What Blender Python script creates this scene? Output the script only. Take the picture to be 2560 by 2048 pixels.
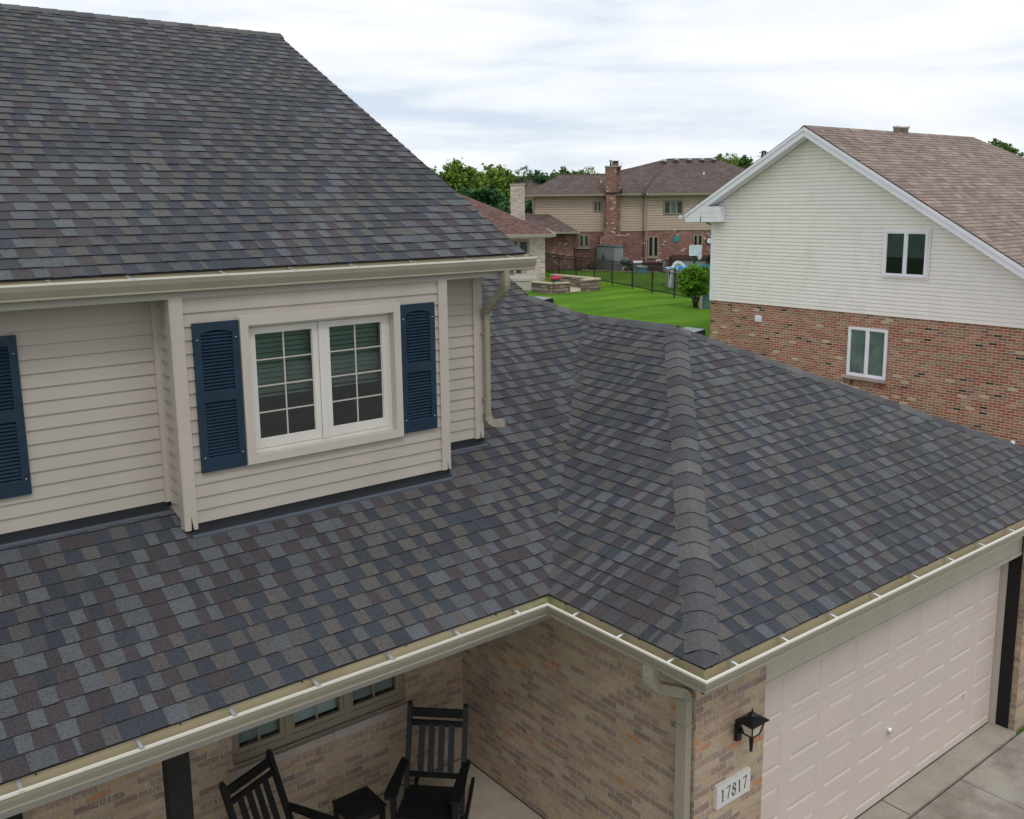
import bpy, math, random
from mathutils import Vector, Matrix, noise as mnoise
R = math.radians
for o in list(bpy.data.objects): bpy.data.objects.remove(o)
SC = bpy.context.scene
COL = SC.collection

# ------------------------------------------------------------------ camera
yaw, pitch, roll = 0.67026, -0.17536, -0.01132
fw = Vector((math.sin(yaw)*math.cos(pitch), math.cos(yaw)*math.cos(pitch), math.sin(pitch)))
rt = Vector((math.cos(yaw), -math.sin(yaw), 0)); up = rt.cross(fw)
r2 = rt*math.cos(roll)+up*math.sin(roll); u2 = -rt*math.sin(roll)+up*math.cos(roll)
cd = bpy.data.cameras.new('camera'); cam = bpy.data.objects.new('camera', cd); COL.objects.link(cam)
m = Matrix((r2, u2, -fw)).transposed().to_4x4(); m.translation = Vector((-4.826, -5.650, 6.344))
cam.matrix_world = m
cd.sensor_fit = 'HORIZONTAL'; cd.sensor_width = 36.0; cd.lens = 36*2360.4/2560
cd.shift_y = -96.5/2560; cd.clip_start = 0.05; cd.clip_end = 6000
SC.camera = cam
# ------------------------------------------------------------------ world, sun, exposure
SUN_EL, SUN_AZ = R(52), R(200)      # azimuth measured from +Y clockwise
W = bpy.data.worlds.new('World'); SC.world = W; W.use_nodes = True
nt = W.node_tree; nt.nodes.clear()
def wn(t, **k):
    n = nt.nodes.new(t)
    for a, b in k.items(): setattr(n, a, b)
    return n
out = wn('ShaderNodeOutputWorld'); bg = wn('ShaderNodeBackground'); bg.inputs[1].default_value = 0.1
sky = wn('ShaderNodeTexSky', sky_type='NISHITA', sun_disc=False, sun_elevation=SUN_EL, sun_rotation=SUN_AZ)
sky.air_density = 1.0; sky.dust_density = 2.0
tc = wn('ShaderNodeTexCoord'); sp = wn('ShaderNodeSeparateXYZ'); nt.links.new(tc.outputs['Generated'], sp.inputs[0])
za = wn('ShaderNodeMath', operation='ADD'); za.inputs[1].default_value = 0.10; nt.links.new(sp.outputs[2], za.inputs[0])
zm = wn('ShaderNodeMath', operation='MAXIMUM'); zm.inputs[1].default_value = 0.03; nt.links.new(za.outputs[0], zm.inputs[0])
dx = wn('ShaderNodeMath', operation='DIVIDE'); dy = wn('ShaderNodeMath', operation='DIVIDE')
nt.links.new(sp.outputs[0], dx.inputs[0]); nt.links.new(zm.outputs[0], dx.inputs[1])
nt.links.new(sp.outputs[1], dy.inputs[0]); nt.links.new(zm.outputs[0], dy.inputs[1])
cb = wn('ShaderNodeCombineXYZ'); nt.links.new(dx.outputs[0], cb.inputs[0]); nt.links.new(dy.outputs[0], cb.inputs[1])
mp = wn('ShaderNodeMapping'); nt.links.new(tc.outputs['Generated'], mp.inputs[0])
mp.inputs['Location'].default_value = (.7, .3, .4); mp.inputs['Scale'].default_value = (2.0, 2.0, 13)
n1 = wn('ShaderNodeTexNoise'); n1.inputs['Scale'].default_value = 1.4; n1.inputs['Detail'].default_value = 7; n1.inputs['Roughness'].default_value = 0.55; n1.inputs['Distortion'].default_value = 0.5
nt.links.new(mp.outputs[0], n1.inputs[0])
n2 = wn('ShaderNodeTexNoise'); n2.inputs['Scale'].default_value = 0.45; n2.inputs['Detail'].default_value = 3
nt.links.new(mp.outputs[0], n2.inputs[0])
ad = wn('ShaderNodeMath', operation='MULTIPLY_ADD'); ad.inputs[1].default_value = 0.25
nt.links.new(n2.outputs[0], ad.inputs[0]); nt.links.new(n1.outputs[0], ad.inputs[2])
cr = wn('ShaderNodeValToRGB'); e = cr.color_ramp
e.elements[0].position = 0.47; e.elements[0].color = (6.7, 7.6, 8.8, 1)
e.elements[1].position = 0.76; e.elements[1].color = (10.4, 10.4, 10.4, 1)
x_ = e.elements.new(0.60); x_.color = (8.6, 9.1, 9.7, 1)
nt.links.new(ad.outputs[0], cr.inputs[0])
mx = wn('ShaderNodeMixRGB'); mx.inputs[0].default_value = 0.93
nt.links.new(sky.outputs[0], mx.inputs[1]); nt.links.new(cr.outputs[0], mx.inputs[2])
nt.links.new(mx.outputs[0], bg.inputs[0]); nt.links.new(bg.outputs[0], out.inputs[0])
sd = bpy.data.lights.new('sun', 'SUN'); sd.energy = 0.75; sd.angle = R(14); sd.color = (1.0, 0.965, 0.92)
sun = bpy.data.objects.new('sun', sd); COL.objects.link(sun)
sv = Vector((math.sin(SUN_AZ)*math.cos(SUN_EL), math.cos(SUN_AZ)*math.cos(SUN_EL), math.sin(SUN_EL)))
sun.rotation_euler = sv.to_track_quat('Z', 'Y').to_euler()
VS = SC.view_settings; VS.view_transform = 'Standard'; VS.look = 'None'; VS.gamma = 1; VS.use_curve_mapping = False
VS.exposure = 0.08

# ------------------------------------------------------------------ materials
def srgb(r, g, b):
    f = lambda c: (c/255/12.92) if c/255 <= .04045 else ((c/255+.055)/1.055)**2.4
    return (f(r), f(g), f(b), 1)
class Mat:
    def __init__(s, name, rough=.7, spec=.3):
        s.m = bpy.data.materials.new(name); s.m.use_nodes = True
        s.t = s.m.node_tree; s.b = s.t.nodes['Principled BSDF']
        s.b.inputs['Roughness'].default_value = rough
        s.b.inputs['Specular IOR Level'].default_value = spec
    def n(s, typ, ins=None, **k):
        n = s.t.nodes.new(typ)
        for a, b in k.items(): setattr(n, a, b)
        for a, b in (ins or {}).items():
            if isinstance(b, bpy.types.NodeSocket): s.t.links.new(b, n.inputs[a])
            else: n.inputs[a].default_value = b
        return n
    def set(s, sock, v):
        if isinstance(v, bpy.types.NodeSocket): s.t.links.new(v, s.b.inputs[sock])
        else: s.b.inputs[sock].default_value = v
    def ramp(s, fac, stops, interp='LINEAR'):
        n = s.n('ShaderNodeValToRGB', {0: fac}); r = n.color_ramp; r.interpolation = interp
        while len(r.elements) < len(stops): r.elements.new(.5)
        for e_, (p, c) in zip(r.elements, stops): e_.position = p; e_.color = c
        return n.outputs[0]
    def coord(s, which='Object', scale=(1, 1, 1), rot=(0, 0, 0)):
        c = s.n('ShaderNodeTexCoord')
        return s.n('ShaderNodeMapping', {0: c.outputs[which], 'Scale': scale, 'Rotation': rot}).outputs[0]
    def noise(s, vec, scale, detail=3, rough=.5):
        return s.n('ShaderNodeTexNoise', {'Vector': vec, 'Scale': scale, 'Detail': detail, 'Roughness': rough}).outputs[0]
    def mix(s, f, a, b, mode='MIX'):
        n = s.n('ShaderNodeMixRGB', {0: f, 1: a, 2: b}, blend_type=mode); return n.outputs[0]
    def math(s, op, a, b=0.0, c=0.0):
        return s.n('ShaderNodeMath', {0: a, 1: b, 2: c}, operation=op).outputs[0]
    def bump(s, h, strength=.3, dist=.01):
        s.set('Normal', s.n('ShaderNodeBump', {'Height': h, 'Strength': strength, 'Distance': dist}).outputs[0])
def paint(name, c, rough=.5, var=.06, dirt=None, metal=0, scale=3):
    M = Mat(name, rough, .35)
    v = M.coord('Object')
    n = M.noise(v, scale, 4)
    lo = tuple(x*(1-var) for x in c[:3])+(1,); hi = tuple(min(1, x*(1+var)) for x in c[:3])+(1,)
    col = M.ramp(n, [(.3, lo), (.7, hi)])
    if dirt:
        n2_ = M.noise(M.coord('Object', (1.2, 1.2, .6)), 1.6, 6, .65)
        col = M.mix(M.ramp(n2_, [(.5, (0, 0, 0, 1)), (.75, (dirt[1],)*3+(1,))]), col, dirt[0])
    M.set('Base Color', col); M.set('Metallic', metal)
    M.bump(M.noise(M.coord('Object', (1, 1, 3)), 2.2, 3), .10, .02)
    return M.m
def shingle_mat(name, gran=.55):
    M = Mat(name, .76, .42)
    a = M.n('ShaderNodeVertexColor', layer_name='col').outputs[0]
    v = M.coord('Object')
    g = M.noise(v, 210, 2, .7); g2 = M.noise(v, 60, 3, .75); big = M.noise(v, .7, 3)
    k = M.ramp(g, [(.32, (1-gran,)*3+(1,)), (.68, (1+gran,)*3+(1,))])
    k2 = M.ramp(g2, [(.33, (.72,)*3+(1,)), (.67, (1.30,)*3+(1,))])
    kb = M.ramp(big, [(.3, (.9,)*3+(1,)), (.7, (1.1,)*3+(1,))])
    c = M.mix(1.0, M.mix(1.0, M.mix(1.0, a, k, 'MULTIPLY'), k2, 'MULTIPLY'), kb, 'MULTIPLY')
    M.set('Base Color', c); M.bump(g, .35, .003)
    return M.m
def brick_mat(name, stops, mortar, bw=.203, bh=.0677, streak=.0, ms=.010, bump=.5, blotch=None):
    M = Mat(name, .9, .15)
    uv = M.n('ShaderNodeTexCoord').outputs['UV']
    def br(off, c1=(0, 0, 0, 1), c2=(1, 1, 1, 1)):
        mpn = M.n('ShaderNodeMapping', {0: uv, 'Location': off}).outputs[0]
        return M.n('ShaderNodeTexBrick', {'Vector': mpn, 'Color1': c1, 'Color2': c2, 'Mortar': (.5, .5, .5, 1), 'Scale': 1.0,
               'Mortar Size': ms*.5, 'Mortar Smooth': .25, 'Bias': 0.0, 'Brick Width': bw, 'Row Height': bh})
    b = br((0, 0, 0))
    col = M.ramp(b.outputs[0], stops, 'CONSTANT')
    mpn = M.n('ShaderNodeMapping', {0: uv, 'Scale': (1, 1, 1)}).outputs[0]
    n = M.noise(mpn, 45, 4, .65)
    col = M.mix(1.0, col, M.ramp(n, [(.3, (.78,)*3+(1,)), (.7, (1.2,)*3+(1,))]), 'MULTIPLY')
    if streak:
        ms_ = M.n('ShaderNodeMapping', {0: uv, 'Scale': (70, 12, 1)}).outputs[0]
        s_ = M.noise(ms_, 1.0, 3, .7)
        sel = M.noise(M.n('ShaderNodeMapping', {0: uv, 'Scale': (6, 12, 1)}).outputs[0], 1.0, 2)
        col = M.mix(M.math('MULTIPLY', M.ramp(s_, [(.48, (0, 0, 0, 1)), (.62, (1, 1, 1, 1))]), M.ramp(sel, [(.42, (0, 0, 0, 1)), (.6, (streak,)*3+(1,))])), col, (.53, .43, .30, 1))
    mc = M.mix(M.noise(mpn, 25, 3), tuple(x*.8 for x in mortar[:3])+(1,), mortar)
    col = M.mix(b.outputs[1], col, mc)
    big = M.noise(mpn, .8, 4, .6)
    col = M.mix(1.0, col, M.ramp(big, [(.3, (.88,)*3+(1,)), (.7, (1.08,)*3+(1,))]), 'MULTIPLY')
    M.set('Base Color', col)
    h = M.math('SUBTRACT', M.math('MULTIPLY', n, .5), b.outputs[1])
    M.bump(h, bump, .008)
    return M.m
def concrete(name, c, stain):
    M = Mat(name, .92, .15); v = M.coord('Object')
    a = M.noise(v, 1.1, 7, .68); b = M.noise(v, 60, 3, .6); d = M.noise(v, 5, 5, .6)
    col = M.mix(M.ramp(a, [(.42, (0, 0, 0, 1)), (.66, (1, 1, 1, 1))]), c, stain)
    col = M.mix(1.0, col, M.ramp(b, [(.3, (.86,)*3+(1,)), (.7, (1.12,)*3+(1,))]), 'MULTIPLY')
    col = M.mix(1.0, col, M.ramp(d, [(.3, (.93,)*3+(1,)), (.7, (1.06,)*3+(1,))]), 'MULTIPLY')
    M.set('Base Color', col); M.bump(b, .25, .003)
    return M.m
def grass_mat():
    M = Mat('lawn_grass', .95, .08); v = M.coord('Object')
    w = M.n('ShaderNodeTexNoise', {'Vector': M.coord('Object', (.20, .75, 1), (0, 0, R(-30))), 'Scale': 1.1, 'Detail': 4.0, 'Roughness': .6}).outputs[0]
    a = M.noise(v, .35, 5, .6); b = M.noise(v, 9, 5, .7); c = M.noise(v, 70, 3, .7)
    col = M.ramp(w, [(.32, (.050, .140, .006, 1)), (.5, (.090, .215, .010, 1)), (.68, (.155, .300, .022, 1))])
    col = M.mix(M.ramp(a, [(.35, (0, 0, 0, 1)), (.7, (.55,)*3+(1,))]), col, (.125, .235, .03, 1))
    col = M.mix(1.0, col, M.ramp(b, [(.3, (.78,)*3+(1,)), (.7, (1.22,)*3+(1,))]), 'MULTIPLY')
    col = M.mix(1.0, col, M.ramp(c, [(.3, (.65,)*3+(1,)), (.7, (1.35,)*3+(1,))]), 'MULTIPLY')
    M.set('Base Color', col); M.bump(c, .6, .03)
    return M.m
def leaf_mat(name, dark, light, rough=.6):
    M = Mat(name, rough, .25)
    a = M.n('ShaderNodeVertexColor', layer_name='col').outputs[0]
    o = M.n('ShaderNodeObjectInfo').outputs['Random']
    col = M.mix(a, dark, light)
    col = M.mix(M.math('MULTIPLY', o, .35), col, tuple(x*.7 for x in dark[:3])+(1,))
    M.set('Base Color', col)
    tr = M.n('ShaderNodeBsdfTranslucent', {0: col}); ms = M.n('ShaderNodeMixShader', {0: .28, 1: M.b.outputs[0], 2: tr.outputs[0]})
    M.t.links.new(ms.outputs[0], M.t.nodes['Material Output'].inputs[0])
    return M.m
def glass_mat(name, tint, refl=.5, fk=1.6):
    M = Mat(name, .03, .5)
    g = M.n('ShaderNodeBsdfGlossy', {0: (.9, .95, .95, 1), 'Roughness': .02}); t = M.n('ShaderNodeBsdfTransparent', {0: tint})
    f = M.n('ShaderNodeFresnel', {0: 1.5}).outputs[0]
    fac = M.math('ADD', M.math('MULTIPLY', f, fk), refl*.12)
    ms = M.n('ShaderNodeMixShader', {0: fac, 1: t.outputs[0], 2: g.outputs[0]})
    M.t.links.new(ms.outputs[0], M.t.nodes['Material Output'].inputs[0])
    return M.m
def far_brick(): return
MT = {}
MT['shingle'] = shingle_mat('charcoal_shingles')
MT['brown_shingle'] = shingle_mat('brown_shingles', .35)
MT['taupe'] = paint('taupe_siding_paint', srgb(173, 164, 154), .55, .035, (srgb(156, 147, 137), .35))
MT['gutter'] = paint('beige_gutter_enamel', srgb(154, 147, 131), .35, .03, (srgb(136, 128, 110), .4))  # gutter face darkened in the colour, as it mirrors the dark ground
MT['gutter_rim'] = paint('lit_gutter_lip', srgb(220, 216, 202), .3, .02)  # lip colour brightened where the top edge catches the light
MT['gutter_in'] = paint('gutter_inside', srgb(186, 174, 146), .4, .05, (srgb(165, 150, 105), .5))
MT['fascia'] = paint('grey_taupe_fascia', srgb(163, 158, 150), .45, .03)
MT['header'] = paint('beige_header_cladding', srgb(181, 173, 159), .45, .04, (srgb(160, 152, 138), .35))
MT['trim'] = paint('pale_window_trim', srgb(186, 178, 168), .5, .03)
MT['sash'] = paint('white_sash_paint', srgb(206, 201, 194), .45, .04, (srgb(150, 148, 142), .3))
MT['post'] = paint('taupe_corner_post', srgb(182, 172, 162), .5, .03)
MT['shutter'] = paint('navy_shutter', (.009, .027, .050, 1), .45, .2, None, 0, 9)
MT['white'] = paint('white_paint', srgb(232, 230, 238), .45, .03, (srgb(200, 205, 210), .3))
MT['cream'] = paint('cream_vinyl_siding', srgb(237, 230, 225), .5, .02, (srgb(205, 200, 188), .35))
MT['tan_siding'] = paint('tan_siding', srgb(183, 164, 146), .6, .05)
MT['bronze_trim'] = paint('taupe_trim', srgb(140, 130, 112), .5, .05)
MT['black_metal'] = paint('black_metal', (.008, .0085, .010, 1), .35, .2)
MT['black_wood'] = paint('black_painted_wood', (.006, .0065, .0075, 1), .5, .25, None, 0, 12)
MT['flashing'] = paint('black_flashing', (.018, .020, .024, 1), .5, .15)
MT['flash_edge'] = paint('slate_flashing_edge', (.075, .088, .11, 1), .45, .1)
MT['galv'] = paint('galvanised_hanger', (.78, .82, .86, 1), .3, .05, None, .75)
MT['green_patch'] = paint('muted_green_patch', srgb(176, 178, 134), .5, .2, None, 0, 14)
MT['door_pink'] = paint('pinkish_beige_door', srgb(203, 190, 181), .5, .02, (srgb(192, 181, 174), .35))
MT['concrete'] = concrete('pale_concrete', srgb(176, 168, 155), srgb(158, 148, 134))
MT['concrete_old'] = concrete('stained_concrete', srgb(172, 166, 155), srgb(120, 108, 98))
MT['porch_floor'] = concrete('porch_concrete', srgb(172, 162, 148), srgb(158, 148, 134))
MT['asphalt'] = concrete('asphalt', (.20, .19, .18, 1), (.15, .143, .137, 1))
MT['joint'] = paint('dark_joint', (.06, .055, .048, 1), .9, .2)
MT['stone_sill'] = concrete('limestone_sill', srgb(176, 163, 156), srgb(156, 144, 136))
MT['plaque'] = concrete('limestone_plaque', srgb(206, 203, 198), srgb(196, 193, 188))
MT['ink'] = paint('worn_black_digits', (.045, .047, .05, 1), .7, .6, None, 0, 40)
MT['glass'] = glass_mat('window_glass', (.55, .66, .61, 1), .5, 2.1)
MT['glass_cool'] = glass_mat('porch_window_glass', (.78, .83, .84, 1), .0, .8)
MT['glass_dark'] = glass_mat('dark_window_glass', (.72, .80, .80, 1), .0, .7)
MT['lamp_glass'] = paint('seeded_lamp_glass', srgb(196, 186, 172), .25, .05)
MT['blind'] = paint('white_blinds', srgb(205, 215, 208), .6, .03)
MT['room'] = paint('dim_room', (.20, .19, .17, 1), .9, .2)
MT['room_dark'] = paint('dark_room', (.02, .022, .023, 1), .9, .2)
MT['screen'] = paint('insect_screen', (.13, .155, .145, 1), .8, .15)
MT['curtain'] = paint('lace_curtain', (.34, .39, .35, 1), .8, .25)
MT['mulch'] = concrete('mulch', (.055, .042, .036, 1), (.035, .028, .025, 1))
MT['grass'] = grass_mat()
MT['dark_grass'] = concrete('dark_reflection_grass', (.030, .060, .028, 1), (.075, .095, .065, 1))  # green darkened so the bay window mirrors it dark
MT['bark'] = paint('bark', (.09, .07, .05, 1), .9, .3, None, 0, 8)
MT['fence'] = paint('bronze_fence_metal', (.042, .037, .031, 1), .5, .1)
MT['resin'] = paint('grey_resin', srgb(138, 143, 144), .6, .05, None, 0, 2)
MT['resin_dark'] = paint('dark_resin_lid', srgb(84, 88, 92), .6, .05)
MT['pool_white'] = paint('white_pool_plastic', srgb(215, 218, 220), .4, .05)
MT['pool_blue'] = paint('pool_liner', (.02, .30, .62, 1), .3, .2)
MT['water'] = paint('pool_water', (.02, .35, .42, 1), .08, .2)
MT['green_grill'] = paint('green_enamel', (.012, .085, .060, 1), .3, .1)
MT['cooler_blue'] = paint('cooler_blue', (.10, .30, .42, 1), .5, .1)
MT['brown_resin'] = paint('brown_resin', (.050, .026, .022, 1), .6, .1)
MT['util_green'] = paint('utility_green', (.055, .135, .130, 1), .5, .1, (srgb(150, 160, 140), .3))
MT['paver'] = concrete('patio_pavers', srgb(196, 184, 160), srgb(176, 164, 140))
MT['pink'] = paint('pink_petals', (.72, .06, .14, 1), .6, .3, None, 0, 30)
MT['orange'] = paint('coral_flowers', (.55, .16, .08, 1), .6, .3, None, 0, 30)
MT['turq'] = paint('turquoise_glaze', (.03, .33, .36, 1), .4, .3, None, 0, 12)
MT['hoop_clear'] = paint('frosted_backboard', srgb(196, 212, 226), .3, .06)
MT['pole_blue'] = paint('navy_pole', (.01, .05, .09, 1), .4, .1)
MT['dark_leaf'] = leaf_mat('dark_leaves', (.022, .078, .028, 1), (.085, .21, .06, 1))
MT['mid_leaf'] = leaf_mat('mid_leaves', (.036, .090, .018, 1), (.18, .31, .06, 1))
MT['light_leaf'] = leaf_mat('yellow_green_leaves', (.065, .14, .018, 1), (.32, .43, .07, 1))
MT['blue_leaf'] = leaf_mat('blue_green_leaves', (.03, .085, .04, 1), (.11, .22, .09, 1))
MT['bush_leaf'] = leaf_mat('bright_shrub_leaves', (.045, .14, .012, 1), (.26, .50, .035, 1))
g = lambda a, b, c: (a, b, c, 1)
MT['tan_brick'] = brick_mat('tan_brick',
    [(0, g(.35, .245, .165)), (.10, g(.42, .30, .19)), (.2, g(.30, .205, .145)), (.3, g(.45, .335, .215)), (.4, g(.26, .18, .14)), (.47, g(.39, .27, .18)),
     (.57, g(.44, .33, .23)), (.67, g(.34, .23, .165)), (.77, g(.41, .305, .205)), (.87, g(.30, .215, .18)), (.965, g(.44, .23, .12))],
    g(.43, .40, .37), .203, .0677, .8, .012)
MT['red_brick'] = brick_mat('red_brick',
    [(0, g(.30, .12, .085)), (.14, g(.36, .15, .10)), (.27, g(.26, .16, .105)), (.40, g(.32, .105, .078)), (.5, g(.29, .20, .13)), (.62, g(.38, .19, .13)), (.72, g(.22, .12, .09)),
     (.81, g(.40, .23, .17)), (.885, g(.05, .045, .045)), (.92, g(.52, .40, .29)), (.945, g(.33, .115, .075))],
    g(.66, .53, .40), .213, .0677, 0, .014)
MT['old_brick'] = brick_mat('mottled_brick',
    [(0, g(.23, .10, .085)), (.2, g(.29, .14, .11)), (.4, g(.20, .12, .10)), (.55, g(.32, .17, .13)), (.7, g(.16, .09, .08)), (.86, g(.58, .44, .35)), (.9, g(.27, .12, .09))],
    g(.34, .27, .22), .203, .0677, 0, .010, .3)
MT['pale_brick'] = brick_mat('pale_brick',
    [(0, g(.55, .48, .41)), (.3, g(.62, .56, .49)), (.55, g(.48, .40, .34)), (.75, g(.60, .50, .42)), (.9, g(.42, .33, .28))],
    g(.52, .48, .43), .203, .0677, 0, .010, .3)
MT['stone_block'] = brick_mat('retaining_block',
    [(0, g(.22, .17, .14)), (.25, g(.30, .24, .18)), (.5, g(.18, .14, .12)), (.75, g(.34, .27, .21))],
    g(.07, .06, .05), .36, .15, 0, .03, .8)
MT['far_shingle_brown'] = None
def far_shingle(name, stops, rowh=.143):
    M = Mat(name, .95, .1); uv = M.n('ShaderNodeTexCoord').outputs['UV']
    b = M.n('ShaderNodeTexBrick', {'Vector': uv, 'Color1': (0, 0, 0, 1), 'Color2': (1, 1, 1, 1), 'Mortar': (0, 0, 0, 1), 'Scale': 1.0,
            'Mortar Size': .006, 'Mortar Smooth': .1, 'Bias': 0.0, 'Brick Width': .22, 'Row Height': rowh})
    col = M.ramp(b.outputs[0], stops, 'LINEAR')
    col = M.mix(M.math('MULTIPLY', b.outputs[1], .6), col, (.03, .025, .024, 1))
    n = M.noise(uv, 1.3, 5, .6)
    col = M.mix(1.0, col, M.ramp(n, [(.3, (.84,)*3+(1,)), (.7, (1.14,)*3+(1,))]), 'MULTIPLY')
    M.set('Base Color', col); return M.m
MT['far_shingle_brown'] = far_shingle('far_brown_shingles', [(0, g(.105, .078, .070)), (1, g(.165, .125, .112))])
MT['far_shingle_red'] = far_shingle('far_reddish_shingles', [(0, g(.12, .068, .058)), (1, g(.20, .125, .105))])
def corr(name, c, per):   # vertically ribbed resin walls
    M = Mat(name, .6, .3); v = M.coord('Object')
    n = M.noise(v, 2, 4)
    M.set('Base Color', M.ramp(n, [(.3, tuple(x*.92 for x in c[:3])+(1,)), (.7, c)])); return M.m

# ------------------------------------------------------------------ mesh builder
ROOTS = {}
class MB:
    def __init__(s, tf=None):
        s.v = []; s.f = []; s.mi = []; s.c = []; s.uv = []; s.mats = []; s.tf = tf; s.sm = []
    def mat(s, name):
        if name not in s.mats: s.mats.append(name)
        return s.mats.index(name)
    def poly(s, pts, mat, col=None, uv=None, smooth=False):
        i = len(s.v); P = [Vector(p) for p in pts]
        if s.tf: P = [Vector(s.tf(*p)) for p in P]
        s.v += P; s.f.append(tuple(range(i, i+len(P)))); s.mi.append(s.mat(mat)); s.c.append(col or (1, 1, 1))
        s.sm.append(smooth)
        if uv is None:
            n = Vector((0, 0, 0))
            for a in range(len(P)):
                p, q = P[a], P[(a+1) % len(P)]
                n += Vector(((p.y-q.y)*(p.z+q.z), (p.z-q.z)*(p.x+q.x), (p.x-q.x)*(p.y+q.y)))
            if n.length < 1e-12: n = Vector((0, 0, 1))
            n.normalize()
            if abs(n.z) > .97: uv = [(p.x, p.y) for p in P]
            else:
                t = Vector((-n.y, n.x, 0)).normalized(); b = n.cross(t)
                if b.z < 0: b = -b
                uv = [(p.dot(t), p.dot(b)) for p in P]
        s.uv.append(uv)
    def box(s, x0, x1, y0, y1, z0, z1, mat, skip=''):
        if x0 > x1: x0, x1 = x1, x0
        if y0 > y1: y0, y1 = y1, y0
        if z0 > z1: z0, z1 = z1, z0
        a = [(x0, y0, z0), (x1, y0, z0), (x1, y1, z0), (x0, y1, z0), (x0, y0, z1), (x1, y0, z1), (x1, y1, z1), (x0, y1, z1)]
        F = {'b': (3, 2, 1, 0), 't': (4, 5, 6, 7), 'f': (0, 1, 5, 4), 'r': (1, 2, 6, 5), 'k': (2, 3, 7, 6), 'l': (3, 0, 4, 7)}
        for k, q in F.items():
            if k not in skip: s.poly([a[i] for i in q], mat)
    def bar(s, p, q, w, h, mat, upv=(0, 0, 1), w2=None, h2=None):
        p, q = Vector(p), Vector(q); d = (q-p).normalized(); u = Vector(upv)
        sd_ = d.cross(u)
        if sd_.length < 1e-4: sd_ = d.cross(Vector((1, 0, 0)))
        sd_.normalize(); u = sd_.cross(d).normalized()
        w2 = w if w2 is None else w2; h2 = h if h2 is None else h2
        A = [p+sd_*a*w/2+u*b*h/2 for a, b in ((-1, -1), (1, -1), (1, 1), (-1, 1))]
        B = [q+sd_*a*w2/2+u*b*h2/2 for a, b in ((-1, -1), (1, -1), (1, 1), (-1, 1))]
        s.poly(A, mat); s.poly(B[::-1], mat)
        for i in range(4):
            j = (i+1) % 4; s.poly([A[j], A[i], B[i], B[j]], mat)
    def sweep(s, path, prof, mat, upv=None, closed=True, caps=True, smooth=False, mats=None):
        """prof: list of (a,b) in the side / up frame, mitred along the path"""
        P = [Vector(p) for p in path]; rings = []
        n = len(P); up0 = Vector(upv or (0, 0, 1)); prevs = None
        for i in range(n):
            if i == 0: d = (P[1]-P[0]).normalized(); k = 1; sd_ = None
            elif i == n-1: d = (P[-1]-P[-2]).normalized()
            else:
                d = ((P[i]-P[i-1]).normalized()+(P[i+1]-P[i]).normalized())
                d = d.normalized() if d.length > 1e-6 else (P[i+1]-P[i]).normalized()
            side = d.cross(up0)
            if side.length < 1e-3: side = prevs.copy() if prevs else d.cross(Vector((1, 0, 0)))
            side.normalize()
            if prevs and side.dot(prevs) < 0: side = -side
            uu = side.cross(d).normalized(); k = 1.0
            if 0 < i < n-1:
                c = (P[i]-P[i-1]).normalized().dot(d); k = 1/max(c, .3)
            # mitre stretch is applied only in the plane of the bend
            if 0 < i < n-1:
                bend = (P[i+1]-P[i]).normalized()-(P[i]-P[i-1]).normalized()
                if bend.length > 1e-6:
                    bend = (bend-d*bend.dot(d)); bend = bend.normalized() if bend.length > 1e-9 else side
                else: bend = side; k = 1
            ring = []
            for a, b in prof:
                o = side*a+uu*b
                if 0 < i < n-1: o = o+bend*(o.dot(bend)*(k-1))
                ring.append(P[i]+o)
            rings.append(ring); prevs = side
        m_ = len(prof); rng = range(m_) if closed else range(m_-1)
        for i in range(n-1):
            for j in rng:
                q = (j+1) % m_
                s.poly([rings[i][j], rings[i][q], rings[i+1][q], rings[i+1][j]], mats[j] if mats else mat, smooth=smooth)
        if caps and closed:
            s.poly(rings[0][::-1], mat); s.poly(rings[-1], mat)
    def tube(s, path, r, mat, n=8, r2=None, smooth=True):
        P = [Vector(p) for p in path]; L = len(P); rings = []
        ref = Vector((0, 0, 1))
        for i in range(L):
            d = (P[min(i+1, L-1)]-P[max(i-1, 0)]).normalized()
            a = d.cross(ref)
            if a.length < .1: a = d.cross(Vector((1, 0, 0)))
            a.normalize(); b = a.cross(d)
            rr = r if r2 is None else r+(r2-r)*i/(L-1)
            if isinstance(r, (list, tuple)): rr = r[i]
            rings.append([P[i]+a*rr*math.cos(2*math.pi*k/n)+b*rr*math.sin(2*math.pi*k/n) for k in range(n)])
        for i in range(L-1):
            for j in range(n):
                q = (j+1) % n; s.poly([rings[i][j], rings[i][q], rings[i+1][q], rings[i+1][j]], mat, smooth=smooth)
        s.poly(rings[0][::-1], mat); s.poly(rings[-1], mat)
    def lathe(s, c, prof, mat, n=24, smooth=True):
        c = Vector(c); rings = [[c+Vector((r_*math.cos(2*math.pi*k/n), r_*math.sin(2*math.pi*k/n), z_)) for k in range(n)] for r_, z_ in prof]
        for i in range(len(rings)-1):
            for j in range(n):
                q = (j+1) % n; s.poly([rings[i][j], rings[i][q], rings[i+1][q], rings[i+1][j]], mat, smooth=smooth)
        s.poly(rings[0][::-1], mat); s.poly(rings[-1], mat)
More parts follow.
